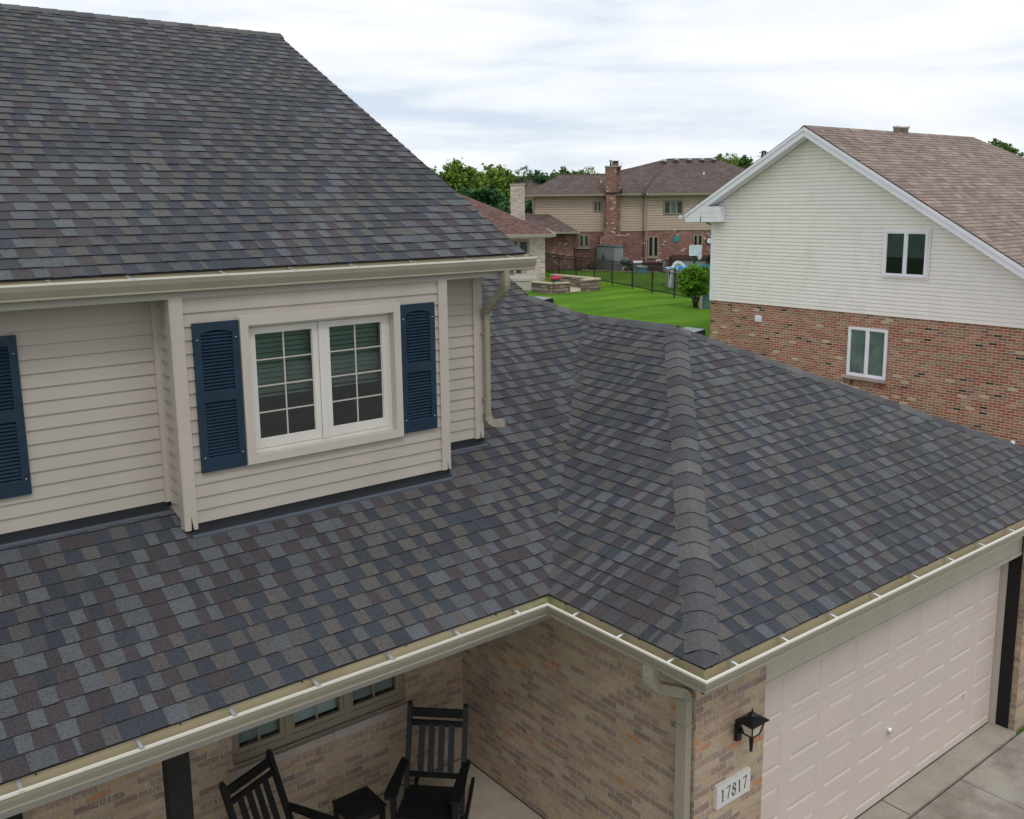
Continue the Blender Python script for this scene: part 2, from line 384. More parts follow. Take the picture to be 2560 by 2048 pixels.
    def build(s, name, parent=None, tag_=None, flat=False):
        me = bpy.data.meshes.new(name); inv = Matrix.Identity(4)
        root = parent
        while root is not None and root.parent is not None: root = root.parent
        if root is not None: inv = ROOTS[root.name].inverted()
        org = Vector((0, 0, 0))
        if parent is None and s.v:
            lo = Vector([min(v[i] for v in s.v) for i in range(3)]); hi = Vector([max(v[i] for v in s.v) for i in range(3)])
            org = Vector(((lo.x+hi.x)/2, (lo.y+hi.y)/2, lo.z)); inv = Matrix.Translation(-org)
        # merge equal vertices
        idx = {}; V = []; mp_ = []
        for v in s.v:
            w = inv @ v; k = (round(w.x, 5), round(w.y, 5), round(w.z, 5))
            if k not in idx: idx[k] = len(V); V.append(w)
            mp_.append(idx[k])
        F = []; keep = []
        for fi, f in enumerate(s.f):
            q = [mp_[i] for i in f]; r_ = []; li = []
            for a, i in enumerate(q):
                if i != q[a-1]: r_.append(i); li.append(a)
            if len(r_) >= 3 and len(set(r_)) == len(r_): F.append(r_); keep.append((fi, li))
        me.from_pydata([tuple(v) for v in V], [], F)
        for mt in s.mats: me.materials.append(MT[mt])
        UVS, CS = [], []
        for p, (fi, li) in zip(me.polygons, keep):
            p.material_index = s.mi[fi]; p.use_smooth = s.sm[fi]
            c = s.c[fi]
            for k in range(len(li)): UVS += s.uv[fi][li[k]]; CS += (c[0], c[1], c[2], 1.0)
        me.uv_layers.new(name='UVMap'); me.color_attributes.new('col', 'FLOAT_COLOR', 'CORNER')
        me.uv_layers['UVMap'].data.foreach_set('uv', UVS); me.color_attributes['col'].data.foreach_set('color', CS)
        o = bpy.data.objects.new(name, me); COL.objects.link(o)
        if parent is None: o.location = org; ROOTS[o.name] = Matrix.Translation(org)
        else: o.parent = parent
        if tag_: tag(o, *tag_)
        return o
def tag(o, label=None, cat=None, group=None, kind=None):
    if label: o['label'] = label
    if cat: o['category'] = cat
    if group: o['group'] = group
    if kind: o['kind'] = kind
    return o
def thing(name, label, cat, loc, rotz=0, group=None):
    o = bpy.data.objects.new(name, None); COL.objects.link(o); o.empty_display_size = .2
    o.location = loc; o.rotation_euler = (0, 0, rotz)
    ROOTS[o.name] = Matrix.Translation(Vector(loc)) @ Matrix.Rotation(rotz, 4, 'Z')
    return tag(o, label, cat, group)
def clip(poly, a, b):          # keep the side where a.p <= b  (2D)
    o = []
    for i in range(len(poly)):
        p, q = poly[i], poly[(i+1) % len(poly)]
        dp, dq = a[0]*p[0]+a[1]*p[1]-b, a[0]*q[0]+a[1]*q[1]-b
        if dp <= 1e-9: o.append(p)
        if (dp < -1e-9 and dq > 1e-9) or (dp > 1e-9 and dq < -1e-9):
            t = dp/(dp-dq); o.append((p[0]+(q[0]-p[0])*t, p[1]+(q[1]-p[1])*t))
    return o
def clip_convex(poly, reg):    # reg counter-clockwise
    for i in range(len(reg)):
        p, q = reg[i], reg[(i+1) % len(reg)]
        n = (q[1]-p[1], -(q[0]-p[0])); poly = clip(poly, n, n[0]*p[0]+n[1]*p[1])
        if len(poly) < 3: return []
    return poly
DARK = (.014, .015, .018)  # near-black shingle butt edges: their shadow lines painted into the colour
def shingles(mb, O, U, V, regions, ex, pal, seed, mat='shingle', lift=None, wr=(.09, .24), th=(.0065, .0105), drip=.010):
    O, U, V = Vector(O), Vector(U).normalized(), Vector(V).normalized(); N = U.cross(V).normalized()
    if N.z < 0: N = -N
    us = [p[0] for r_ in regions for p in r_]; vs = [p[1] for r_ in regions for p in r_]
    rnd = random.Random(seed); k = 0
    P = lambda u, v, h: O+U*u+V*v+N*h
    mxv = max(vs)
    lam = pal == 'laminated'
    if lam: seq, SL_ = master(seed)
    off = 0
    while k*ex < mxv:
        v0, v1 = k*ex, (k+1)*ex; u = min(us)-rnd.random()*.3; hi = False; lastc = None; wob = rnd.uniform(-.004, .004)
        off += .152+rnd.uniform(-.025, .025)+(rnd.uniform(.3, 3) if k % 7 == 6 else 0)
        if lam:
            u = min(us)+(off % SL_)-SL_; si = 0
            while u+seq[si][1] < min(us): u += seq[si][1]; si = (si+1) % len(seq)
        while u < max(us):
            if lam:
                _, w, c, hi = seq[si]; si = (si+1) % len(seq)
                if rnd.random() < .16: c = rnd.choice((LB, TN, SL, MR, MG))
                if rnd.random() < .05: w *= .35
                w *= rnd.uniform(.9, 1.1)
            else:
                w = rnd.uniform(*wr); hi = not hi
                if rnd.random() < .22: w *= .5
                for _ in range(4):
                    c = rnd.choice(pal)
                    if c is not lastc: break
            lastc = c; b_ = rnd.uniform(.88, 1.13); cc = (c[0]*b_, c[1]*b_, c[2]*b_)
            t = th[1] if hi else th[0]
            t += rnd.uniform(-.001, .001)
            vb = v0+(wob if k else 0)+rnd.uniform(-.002, .002)*(k > 0)
            for reg in regions:
                q = clip_convex([(u, vb), (u+w, vb), (u+w, v1+.004), (u, v1+.004)], reg)
                if len(q) < 3: continue
                H = lambda p: t*max(0, 1-(p[1]-vb)/(v1+.004-vb)) + (lift(p[0], p[1]) if lift else 0)
                pts = [P(p[0], p[1], H(p)) for p in q]
                mb.poly(pts, mat, cc)
                for i in range(len(q)):
                    a, b = q[i], q[(i+1) % len(q)]
                    if abs(a[1]-vb) < 1e-6 and abs(b[1]-vb) < 1e-6:
                        dn = -drip if k == 0 else -.003
                        la = lift(a[0], a[1]) if lift else 0; lb = lift(b[0], b[1]) if lift else 0
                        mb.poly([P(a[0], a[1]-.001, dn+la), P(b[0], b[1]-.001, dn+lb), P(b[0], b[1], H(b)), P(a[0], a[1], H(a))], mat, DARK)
                    elif hi and abs(a[0]-b[0]) < 1e-6 and (abs(a[0]-u) < 1e-6 or abs(a[0]-u-w) < 1e-6):
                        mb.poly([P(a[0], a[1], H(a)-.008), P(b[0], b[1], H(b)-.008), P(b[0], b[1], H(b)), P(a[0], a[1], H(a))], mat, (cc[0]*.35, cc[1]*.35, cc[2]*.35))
            u += w
        k += 1
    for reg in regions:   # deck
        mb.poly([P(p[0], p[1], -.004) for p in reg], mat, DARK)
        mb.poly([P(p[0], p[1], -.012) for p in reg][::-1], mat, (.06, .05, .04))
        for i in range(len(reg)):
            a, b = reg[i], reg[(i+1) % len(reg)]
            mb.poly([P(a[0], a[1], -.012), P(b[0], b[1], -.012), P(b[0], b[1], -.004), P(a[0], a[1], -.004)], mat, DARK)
def caps(mb, A, B, pal, seed, s1, s2, width=.145, ex=.20, mat='shingle', t=.007):
    """bent cap shingles from A (low) to B (high); s1,s2 unit directions running down either roof face, square to the hip"""
    A, B = Vector(A), Vector(B); L = (B-A).length; d = (B-A).normalized(); rnd = random.Random(seed)
    s1, s2 = Vector(s1).normalized(), Vector(s2).normalized(); up_ = -(s1+s2)
    if up_.z < 0: up_ = -up_
    up_.normalize(); n = max(1, round(L/ex)); ex = L/n; last = None
    for k in range(n):
        c = rnd.choice(pal); 
        if c is last: c = rnd.choice(pal)
        last = c; b_ = rnd.uniform(.85, 1.15); cc = tuple(x*b_ for x in c); wv = rnd.uniform(-.006, .006)
        ring = []
        for (dist, h) in ((0, t+.014), (ex+.01, .013)):
            base = A+d*(k*ex+dist); pr_ = []
            for sgn, sv_ in ((1, s1), (2, s2)):
                side = []
                for f in (1, .50, .12):
                    side.append(base+sv_*(width*f+wv*f)+up_*(h*1.0-.012*(f == 1)-.0*f))
                pr_.append(side)
            ring.append(pr_[0]+[base+up_*(h-.004)]+pr_[1][::-1])
        a, b = ring
        for i in range(6):
            mb.poly([a[i], a[i+1], b[i+1], b[i]], mat, cc, smooth=False)
            mb.poly([a[i]-up_*.012-d*.001, a[i+1]-up_*.012-d*.001, a[i+1], a[i]], mat, DARK)
        for i in (0, 6):
            mb.poly([a[i]-up_*.02, b[i]-up_*.02, b[i], a[i]], mat, DARK)
def lap(mb, O, U, reg, ex, mat, z0=None, proj=.014, out=None, dutch=False):
    """lapped siding; reg convex CCW polygon in (u along U, z)"""
    O, U = Vector(O), Vector(U).normalized(); N = Vector(out) if out else U.cross(Vector((0, 0, 1)))
    zs = [p[1] for p in reg]; us = [p[0] for p in reg]
    z = min(zs) if z0 is None else z0
    while z > min(zs): z -= ex
    P = lambda u, zz, h: O+U*u+Vector((0, 0, zz-O.z))+N*h
    while z < max(zs):
        bands = [(z, z+ex, proj, .001)] if not dutch else [(z, z+ex*.72, proj, proj*.8), (z+ex*.72, z+ex, proj*.8, .0)]
        for z0_, z1_, h0, h1 in bands:
            q = clip_convex([(min(us)-1, z0_), (max(us)+1, z0_), (max(us)+1, z1_), (min(us)-1, z1_)], reg)
            if len(q) < 3: continue
            H = lambda p: h0+(h1-h0)*(p[1]-z0_)/(z1_-z0_)
            mb.poly([P(p[0], p[1], H(p)) for p in q], mat)
            for i in range(len(q)):
                a, b = q[i], q[(i+1) % len(q)]
                if z0_ == z and abs(a[1]-z) < 1e-6 and abs(b[1]-z) < 1e-6:
                    mb.poly([P(a[0], z, .0005), P(b[0], z, .0005), P(b[0], z, h0), P(a[0], z, h0)], mat)
        z += ex
PAL = 'laminated'
LB, TN, SL, MR, MG = (.083, .089, .098), (.082, .075, .070), (.036, .041, .051), (.050, .041, .044), (.060, .061, .067)
def master(seed):     # repeating run of light / dark tabs, as the shingles come out of the bundle
    r_ = random.Random(seed); out = []; L = 0
    while L < 6.0:
        fam = r_.random(); n = r_.choice((1, 1, 2, 2, 3))
        for _ in range(n):
            for c in ((LB, MR) if fam < .42 else (TN, SL) if fam < .80 else (MG, MR) if fam < .9 else (MG, SL)):
                w = r_.uniform(.085, .165); out.append((L, w, c, c in (LB, TN, MG))); L += w
    return out, L
PALCAP = [(.068, .067, .072), (.088, .086, .084), (.096, .091, .086), (.062, .062, .070), (.080, .079, .082), (.100, .096, .092), (.056, .057, .066)]
PALB = [(.245, .172, .140), (.285, .208, .170), (.215, .148, .122), (.262, .190, .158), (.305, .228, .192), (.205, .146, .126), (.25, .184, .15)]
exec_parts = []

# ================================================================== SETTING
GZ = 2.2
def Y(u, t, z):      # street frame of the houses at the back (origin at the corner of the brick and tan house)
    return (33.69+.78366*u+.62119*(t-62), 42.94-.62119*u+.78366*(t-62), z)
def depth(x, y): return (x+4.826)*.62119+(y+5.650)*.78366
def ground_z(x, y):
    t = (depth(x, y)-15.5)/(33-15.5); t = min(1, max(0, t)); b = 0.0
    return GZ*(t*t*(3-2*t))-.06
mb = MB()
def gridv():
    xs = [-400, -200, -120, -80, -50, -35] + [-25+i*2.0 for i in range(46)] + [75, 90, 120, 170, 250, 400, 700, 1200, 2500]
    ys = [-400, -200, -120, -80, -50, -35] + [-25+i*2.0 for i in range(56)] + [95, 120, 170, 250, 400, 700, 1200, 2500]
    for i in range(len(xs)-1):
        for j in range(len(ys)-1):
            a, b, c, d = (xs[i], ys[j]), (xs[i+1], ys[j]), (xs[i+1], ys[j+1]), (xs[i], ys[j+1])
            mb.poly([(p[0], p[1], ground_z(*p)) for p in (a, b, c, d)], 'grass', uv=[a, b, c, d], smooth=True)
gridv()
tag(mb.build('lawn'), kind='structure')
mb = MB()   # driveway: slabs with open joints, one sheet set
mb.box(.6, 6.39, -1.215, -.86, -.10, 0.0, 'concrete'); mb.box(3.925, 3.937, -1.215, -.885, -.002, .0015, 'joint')
xs = [-1.2, .9, 4.97, 9.2]
for i in range(3):
    for (y0, y1) in ((-4.9, -1.245), (-9.0, -4.915), (-14.0, -9.015)):
        mb.box(xs[i]+.006, xs[i+1]-.006, y0, y1, -.10, -.018, 'concrete_old')
mb.box(-1.2, 9.2, -14, -1.215, -.10, -.045, 'joint')
tag(mb.build('driveway'), kind='structure')
mb = MB()  # unseen concrete sheet, added to cut green bounce onto the cream siding
for i in range(5):
    for j in range(13):
        p = [(8.4+i*1.8, -14+j*2), (10.2+i*1.8, -14+j*2), (10.2+i*1.8, -12+j*2), (8.4+i*1.8, -12+j*2)]
        mb.poly([(a, b, ground_z(a, b)+.035) for a, b in p], 'concrete_old', smooth=True)
tag(mb.build('unseen_side_slab'), kind='structure')
mb = MB(); mb.box(-90, 100, -70, -27.1, -.05, -.02, 'dark_grass'); tag(mb.build('reflected_dark_ground'), kind='structure')  # unseen ground, added dark to mute what the bay window reflects
mb = MB(); mb.box(-80, 90, -27, -14.02, -.05, -.030, 'asphalt'); tag(mb.build('road'), kind='structure')
mb = MB(); mb.box(-9, -1.21, -14, .24, -.05, -.025, 'concrete_old'); tag(mb.build('unseen_front_slab'), kind='structure')  # unseen concrete, added over the lawn to weaken green bounce and reflections
mb = MB(); mb.box(-9, .517, .25, 2.0, -.05, .47, 'porch_floor'); mb.box(-9, .516, 1.985, 1.999, .4705, .4745, 'joint'); mb.box(.500, .516, .25, 1.985, .4705, .4745, 'joint')
tag(mb.build('porch_floor'), kind='structure')

# ================================================================== OUR HOUSE
house = thing('suburban_house', 'nearest house with charcoal shingle roofs, taupe lap siding and tan brick', 'house', (0, 0, 0))
ZE = 3.07; SM, SS, SF = .5129, .4914, .4997
cM, cS, cF = math.hypot(1, SM), math.hypot(1, SS), math.hypot(1, SF)
EX = .1418
# ---- lower roofs
def lift_main(u, v):     # distance from the valley, in the main plane
    x = u-9; y = .1+v/cM
    if x < -.5: return 0
    vx, vy = .7220, .6919
    d = abs((x-.1)*vy-(y-.1)*vx)
    return .030*(1-d/.20)**2*min(1, .15+v/.6) if d < .20 else 0
mb = MB()
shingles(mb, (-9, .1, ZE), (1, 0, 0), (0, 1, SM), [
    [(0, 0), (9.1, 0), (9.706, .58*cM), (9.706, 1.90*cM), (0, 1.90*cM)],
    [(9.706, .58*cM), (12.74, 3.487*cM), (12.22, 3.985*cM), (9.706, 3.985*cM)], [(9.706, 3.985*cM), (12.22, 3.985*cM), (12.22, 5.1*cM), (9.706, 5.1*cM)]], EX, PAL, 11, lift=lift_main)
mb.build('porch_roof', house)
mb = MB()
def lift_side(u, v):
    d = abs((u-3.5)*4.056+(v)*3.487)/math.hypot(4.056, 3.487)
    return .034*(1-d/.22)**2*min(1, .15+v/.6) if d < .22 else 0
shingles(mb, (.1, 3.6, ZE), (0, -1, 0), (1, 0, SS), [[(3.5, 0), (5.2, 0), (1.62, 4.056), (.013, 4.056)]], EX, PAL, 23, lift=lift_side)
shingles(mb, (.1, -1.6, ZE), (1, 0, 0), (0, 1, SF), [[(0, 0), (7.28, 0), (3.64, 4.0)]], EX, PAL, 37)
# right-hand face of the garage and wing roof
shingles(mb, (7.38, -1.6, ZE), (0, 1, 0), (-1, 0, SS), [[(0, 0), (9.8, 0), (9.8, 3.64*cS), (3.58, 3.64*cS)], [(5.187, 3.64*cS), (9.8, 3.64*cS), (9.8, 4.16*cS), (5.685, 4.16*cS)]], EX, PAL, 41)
mb.build('garage_roof', house)
def hipcap(name, A, B, n1, n2, seed, **k):
    A, B = Vector(A), Vector(B); d = (B-A).normalized(); ss = []
    for n_ in (n1, n2):
        s_ = Vector(n_).normalized().cross(d)
        if s_.z > 0: s_ = -s_
        if abs(s_.z) < 1e-6: pass
        ss.append(s_)
    mb = MB(); caps(mb, A, B, PALCAP, seed, ss[0], ss[1], **k); return mb.build(name, house)
nS, nF, nR, nM = (-SS, 0, 1), (0, -SF, 1), (SS, 0, 1), (0, -SM, 1)
hc = hipcap('hip_cap', (.100+.118, -1.600+.116, ZE+.058), (3.74, 1.98, 4.862), nS, nF, 3)
mb = MB(); h_ = Vector((0, 0, .013)); C0, P0_ = Vector((.092, -1.608, ZE))+h_, Vector((.225, -1.478, ZE+.064))+h_
mb.poly([C0, P0_, Vector((.092, -1.392, ZE))+h_*.7], 'shingle', (.060, .058, .062)); mb.poly([C0, Vector((.308, -1.608, ZE))+h_*.7, P0_], 'shingle', (.060, .058, .062)); mb.build('cap_end', hc)
hipcap('hip_cap', (7.38, -1.6, ZE), (3.74, 1.98, 4.862), nF, nR, 8)
hipcap('hip_cap', (3.76, 3.567, 4.852), (3.20, 4.105, 5.127), nM, nR, 5, width=.14)
hipcap('ridge_cap', (3.74, 3.66, 4.866), (3.74, 1.94, 4.866), nS, nR, 9)
# ---- upper roof
SU = .5274; cU = math.hypot(1, SU)
mb = MB()
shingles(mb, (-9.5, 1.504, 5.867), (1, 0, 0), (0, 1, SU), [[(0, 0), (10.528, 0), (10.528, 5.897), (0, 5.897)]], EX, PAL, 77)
mb.poly([(-9.5, 6.72, 8.61), (1.028, 6.72, 8.61), (1.028, 12, 5.83), (-9.5, 12, 5.83)], 'shingle', (.06, .06, .066))
mb.build('upper_roof', house)
hipcap('ridge_cap', (1.045, 6.72, 8.625), (-9.5, 6.72, 8.625), (0, -SU, 1), (0, SU, 1), 15)
mb = MB()   # rake board and rake soffit
for (ya, yb_) in ((1.55, 6.70), (11.9, 6.74)):
    za = 5.867+SU*(1.55-1.504) if ya < 3 else 5.867+SU*(6.72-1.504)-SU*(11.9-6.72); zb = 8.60
    for x0, x1, dz0, dz1 in ((1.0, 1.018, -.17, -.035),):
        a = [(x0, ya, za+dz0), (x0, yb_, zb+dz0), (x0, yb_, zb+dz1), (x0, ya, za+dz1)]; b = [(x1, p[1], p[2]) for p in a]
        mb.poly(a, 'gutter'); mb.poly(b[::-1], 'gutter')
        for i in range(4): mb.poly([a[i], a[i-1], b[i-1], b[i]], 'gutter')
    mb.poly([(.70, ya, za-.16), (1.0, ya, za-.16), (1.0, yb_, zb-.16), (.70, yb_, zb-.16)], 'fascia')
mb.build('rake_board', house)
# ---- walls, upper storey
mb = MB(); LX = .1045
Z0 = 4.010
reg = [(-9.5, 3.93), (-2.437, 4.012), (-2.437, 5.675), (-9.5, 5.675)]
lap(mb, (0, 1.835, 0), (1, 0, 0), [(-9.5, 4.015), (-2.437, 4.015), (-2.437, 5.675), (-9.5, 5.675)], LX, 'taupe', 4.015, out=(0, -1, 0), proj=.016)
lap(mb, (0, 1.835, 0), (1, 0, 0), [(.09, 4.030), (.64, 4.030), (.64, 5.675), (.09, 5.675)], LX, 'taupe', 4.030, out=(0, -1, 0), proj=.016)
for q in ([(-2.36, 3.876), (.02, 3.876), (.02, 4.285), (-2.36, 4.285)], [(-2.36, 5.478), (.02, 5.478), (.02, 5.675), (-2.36, 5.675)],
          [(-2.36, 4.285), (-1.905, 4.285), (-1.905, 5.478), (-2.36, 5.478)], [(-.432, 4.285), (.02, 4.285), (.02, 5.478), (-.432, 5.478)]):
    lap(mb, (0, 1.533, 0), (1, 0, 0), q, LX, 'taupe', 3.876, out=(0, -1, 0), proj=.016)
lap(mb, (-2.425, 0, 0), (0, -1, 0), [(-1.83, 3.95), (-1.56, 3.90), (-1.56, 5.675), (-1.83, 5.675)], LX, 'taupe', 4.015, out=(-1, 0, 0), proj=.016)
lap(mb, (.085, 0, 0), (0, 1, 0), [(1.55, 3.95), (1.83, 4.0), (1.83, 5.675), (1.55, 5.675)], LX, 'taupe', 3.876, out=(1, 0, 0), proj=.016)
lap(mb, (.706, 0, 0), (0, 1, 0), [(1.85, 4.0), (11.4, 4.0), (11.4, 5.72), (6.72, 8.2), (1.85, 5.74)], LX, 'taupe', 4.03, out=(1, 0, 0), proj=.016)
mb.build('upper_wall', house)
def post(x0, x1, y0, y1, z0, z1, nm='corner_post', mt='post'):
    m_ = MB(); m_.box(x0, x1, y0, y1, z0, z1, mt); return m_.build(nm, house)
m_ = MB(); m_.box(-2.437, -2.340, 1.508, 1.535, 3.832, 5.672, 'post'); m_.box(-2.4445, -2.4175, 1.511, 1.60, 3.836, 5.672, 'post')
m_.poly([(-2.395, 1.5075, 3.832), (-2.373, 1.5075, 3.832), (-2.390, 1.5075, 3.95)], 'flashing')
m_.build('corner_post', house)
m_ = MB(); m_.box(.000, .092, 1.508, 1.535, 3.872, 5.672, 'post'); m_.box(.073, .1005, 1.511, 1.60, 3.876, 5.672, 'post')
m_.poly([(.058, 1.5075, 3.872), (.072, 1.5075, 3.872), (.060, 1.5075, 3.96)], 'flashing'); m_.build('corner_post', house)
m_ = MB(); m_.box(.612, .712, 1.810, 1.838, 4.018, 5.672, 'post'); m_.box(.693, .7205, 1.813, 1.91, 4.022, 5.672, 'post')
m_.poly([(.672, 1.8095, 4.018), (.690, 1.8095, 4.018), (.676, 1.8095, 4.10)], 'flashing'); m_.build('corner_post', house)
m_ = MB(); m_.box(-2.485, -2.4415, 1.800, 1.835, 4.012, 5.66, 'post'); m_.box(-2.4445, -2.4195, 1.775, 1.7995, 4.0, 5.66, 'post'); m_.build('inside_corner_trim', house)
mb = MB(); mb.box(-9.5, .890, 1.510, 1.531, 5.662, 5.7165, 'fascia'); mb.box(-9.5, .905, 1.5355, 1.555, 5.68, 5.862, 'fascia'); mb.box(.93, 1.0, 1.45, 1.532, 5.675, 5.716, 'gutter')
mb.build('fascia', house)
mb = MB(); mb.box(-9.5, -2.445, 1.532, 1.834, 5.674, 5.678, 'fascia'); mb.box(.1, 1.0, 1.532, 1.834, 5.674, 5.678, 'fascia'); mb.build('soffit', house)
# flashings where walls meet the lower roof
def flash(x0, x1, yw, zt, yf):
    m_ = MB(); zr = lambda y: ZE+SM*(y-.1)
    m_.poly([(x0, yw-.004, zr(yw)), (x1, yw-.004, zr(yw)), (x1, yw-.004, zt), (x0, yw-.004, zt)], 'flashing')
    m_.poly([(x0, yf+.018, zr(yf+.018)+.020), (x1, yf+.018, zr(yf+.018)+.020), (x1, yw-.004, zr(yw)+.020), (x0, yw-.004, zr(yw)+.020)], 'flashing')
    m_.poly([(x0, yf, zr(yf)+.019), (x1, yf, zr(yf)+.019), (x1, yf+.018, zr(yf+.018)+.023), (x0, yf+.018, zr(yf+.018)+.023)], 'flash_edge')
    m_.poly([(x0, yf, zr(yf)), (x1, yf, zr(yf)), (x1, yf, zr(yf)+.019), (x0, yf, zr(yf)+.019)], 'flash_edge')
    m_.build('flashing', house)
flash(-9.5, -2.46, 1.835, 4.02, 1.755); flash(-2.40, .10, 1.533, 3.882, 1.462); flash(.12, .735, 1.835, 4.035, 1.770)
# ---- bay window
win = MB()
def frame_ring(m_, x0, x1, z0, z1, w, ya, yb_, mat, wb=None):
    wb = w if wb is None else wb
    m_.box(x0, x1, ya, yb_, z1-w, z1, mat); m_.box(x0, x1, ya, yb_, z0, z0+wb, mat)
    m_.box(x0, x0+w, ya, yb_, z0+wb, z1-w, mat); m_.box(x1-w, x1, ya, yb_, z0+wb, z1-w, mat)
frame_ring(win, -1.908, -.430, 4.282, 5.482, .068, 1.478, 1.60, 'trim')
frame_ring(win, -1.922, -.416, 4.270, 5.494, .014, 1.505, 1.53, 'trim')
wo = win.build('window', house)
m_ = MB()
frame_ring(m_, -1.840, -.498, 4.350, 5.414, .028, 1.560, 1.62, 'sash'); m_.box(-1.197, -1.147, 1.548, 1.62, 4.378, 5.386, 'sash')
m_.build('inner_frame', wo)
for (a, b) in ((-1.812, -1.197), (-1.147, -.526)):
    m_ = MB(); frame_ring(m_, a+.003, b-.003, 4.381, 5.383, .052, 1.556, 1.612, 'sash', .075); m_.build('sash', wo)
    m_ = MB(); xa, xb, za, zb = a+.055, b-.055, 4.456, 5.331
    frame_ring(m_, xa-.001, xb+.001, za-.001, zb+.001, .006, 1.571, 1.575, 'sash')
    m_.box((xa+xb)/2-.006, (xa+xb)/2+.006, 1.576, 1.582, za, zb, 'trim')
    for i in (1, 2, 3): m_.box(xa, xb, 1.5755, 1.5815, za+(zb-za)*i/4-.0055, za+(zb-za)*i/4+.0055, 'trim')
    m_.build('muntin_grid', wo)
    m_ = MB(); m_.poly([(xa, 1.585, za), (xb, 1.585, za), (xb, 1.585, zb), (xa, 1.585, zb)], 'glass'); m_.build('pane', wo)
    m_ = MB(); z = 5.34; k = 0
    while z > 4.80:
        m_.poly([(xa-.02, 1.655, z-.018), (xb+.02, 1.655, z-.018), (xb+.02, 1.69, z+.012), (xa-.02, 1.69, z+.012)], 'blind'); z -= .042; k += 1
    m_.box(xa-.02, xb+.02, 1.66, 1.69, 4.785, 4.80, 'blind'); m_.build('blind', wo)
m_ = MB(); m_.box(-1.90, -.44, 1.625, 3.2, 4.1, 5.55, 'room', skip='f'); m_.box(-1.2, -1.14, 1.62, 1.66, 4.2, 5.5, 'room'); m_.build('room_interior', wo)
def shutter(x0, x1, z0, z1, y, arch=True):
    """louvred panel shutter, front face at y (facing -Y)"""
    m_ = MB(); w = .058; yb_ = y+.030; zm = z0+(z1-z0)*.505
    m_.box(x0, x0+w, y, yb_, z0, z1, 'shutter'); m_.box(x1-w, x1, y, yb_, z0, z1, 'shutter')
    m_.box(x0+w, x1-w, y, yb_, z0, z0+.105, 'shutter'); m_.box(x0+w, x1-w, y, yb_, zm-.042, zm+.042, 'shutter')
    n = 10; xc = (x0+x1)/2; hw = (x1-x0)/2-w
    for i in range(n):
        a = x0+w+2*hw*i/n; b = x0+w+2*hw*(i+1)/n
        f = lambda x: z1-.080+.016*max(0, 1-((x-xc)/(hw*.8))**2)**.5 if abs(x-xc) < hw*.8 else z1-.080
        p = [(a, y, f(a)), (b, y, f(b)), (b, y, z1), (a, y, z1)]; m_.poly(p, 'shutter')
        m_.poly([(a, y, f(a)), (a, yb_, f(a)), (b, yb_, f(b)), (b, y, f(b))], 'shutter')
    m_.box(x0+w, x1-w, y+.004, yb_, z1-.058, z1, 'shutter')
    m_.box(x0+.01, x1-.01, yb_+.006, yb_+.012, z0+.01, z1-.01, 'shutter')
    for za, zb in ((z0+.105, zm-.042), (zm+.042, z1-.064)):
        n = int((zb-za)/.0265); st = (zb-za)/n
        for i in range(n):
            z = za+i*st
            m_.poly([(x0+w, y+.003, z), (x1-w, y+.003, z), (x1-w, y+.034, z+st*1.05), (x0+w, y+.034, z+st*1.05)], 'shutter')
            m_.poly([(x0+w, y+.034, z-.001), (x1-w, y+.034, z-.001), (x1-w, y+.003, z-.004), (x0+w, y+.003, z-.004)], 'shutter'); m_.poly([(x0+w, y+.003, z-.004), (x1-w, y+.003, z-.004), (x1-w, y+.003, z), (x0+w, y+.003, z)], 'shutter')
    for sx in (x0+w/2, x1-w/2):
        for sz in (z0+.12, z1-.13): m_.lathe((sx, y-.001, sz), [(.006, -.003), (.006, .003)], 'galv', 8)
    return m_.build('shutter', house)
shutter(-2.281, -1.915, 4.280, 5.465, 1.490); shutter(-.424, -.057, 4.300, 5.470, 1.490); shutter(-3.815, -3.444, 4.280, 5.458, 1.795)
# ---- gutters
GPROF = [(-.13, .018), (-.13, -.125), (-.052, -.125), (-.038, -.116), (-.040, -.104), (-.033, -.090), (-.014, -.052), (-.006, -.020), (0, -.014), (0, 0), (-.020, 0), (-.020, -.014),
         (-.012, -.022), (-.021, -.052), (-.040, -.085), (-.060, -.117), (-.124, -.117), (-.124, .018)]
GM = ['gutter']*7+['gutter_rim']*4+['gutter_in']*6+['gutter']
def gutter(path, ends=(False, False)):
    m_ = MB(); m_.sweep(path, GPROF, 'gutter', mats=GM)
    out = GPROF[:10]
    for e_, i, j in ((ends[0], 0, 1), (ends[1], -1, -2)):
        if e_:
            P = Vector(path[i]); d = (Vector(path[i])-Vector(path[j])).normalized(); fd = d if i == -1 else -d; s_ = fd.cross(Vector((0, 0, 1)))
            m_.poly([P+s_*a+Vector((0, 0, b))+d*.001 for a, b in out], 'gutter'); m_.poly([P+s_*a+Vector((0, 0, b))-d*.004 for a, b in out][::-1], 'gutter')
    return m_.build('gutter', house)
RZ = 3.045
pth = [(-9, 0, RZ)]
rs = random.Random(4)
for x in [-7.5, -6, -5, -4.1, -3.2, -2.3, -1.4, -.7]: pth.append((x, rs.uniform(-.004, .004), RZ+rs.uniform(-.006, .002)-.006))
pth += [(0, 0, RZ), (0, -1.701, RZ), (7.48, -1.701, RZ)]
gl = gutter(pth, (False, True))
gu = gutter([(-9.5, 1.404, 5.842), (-5, 1.400, 5.846), (-2, 1.406, 5.839), (1.094, 1.404, 5.836)], (False, True))
m_ = MB()    # green-tinted patches lining the inside mitre of the gutter
m_.box(-.13, .003, .1225, .1245, 2.935, 3.035, 'green_patch'); m_.box(.0035, .1235, .1225, .1245, 2.935, 3.045, 'green_patch')
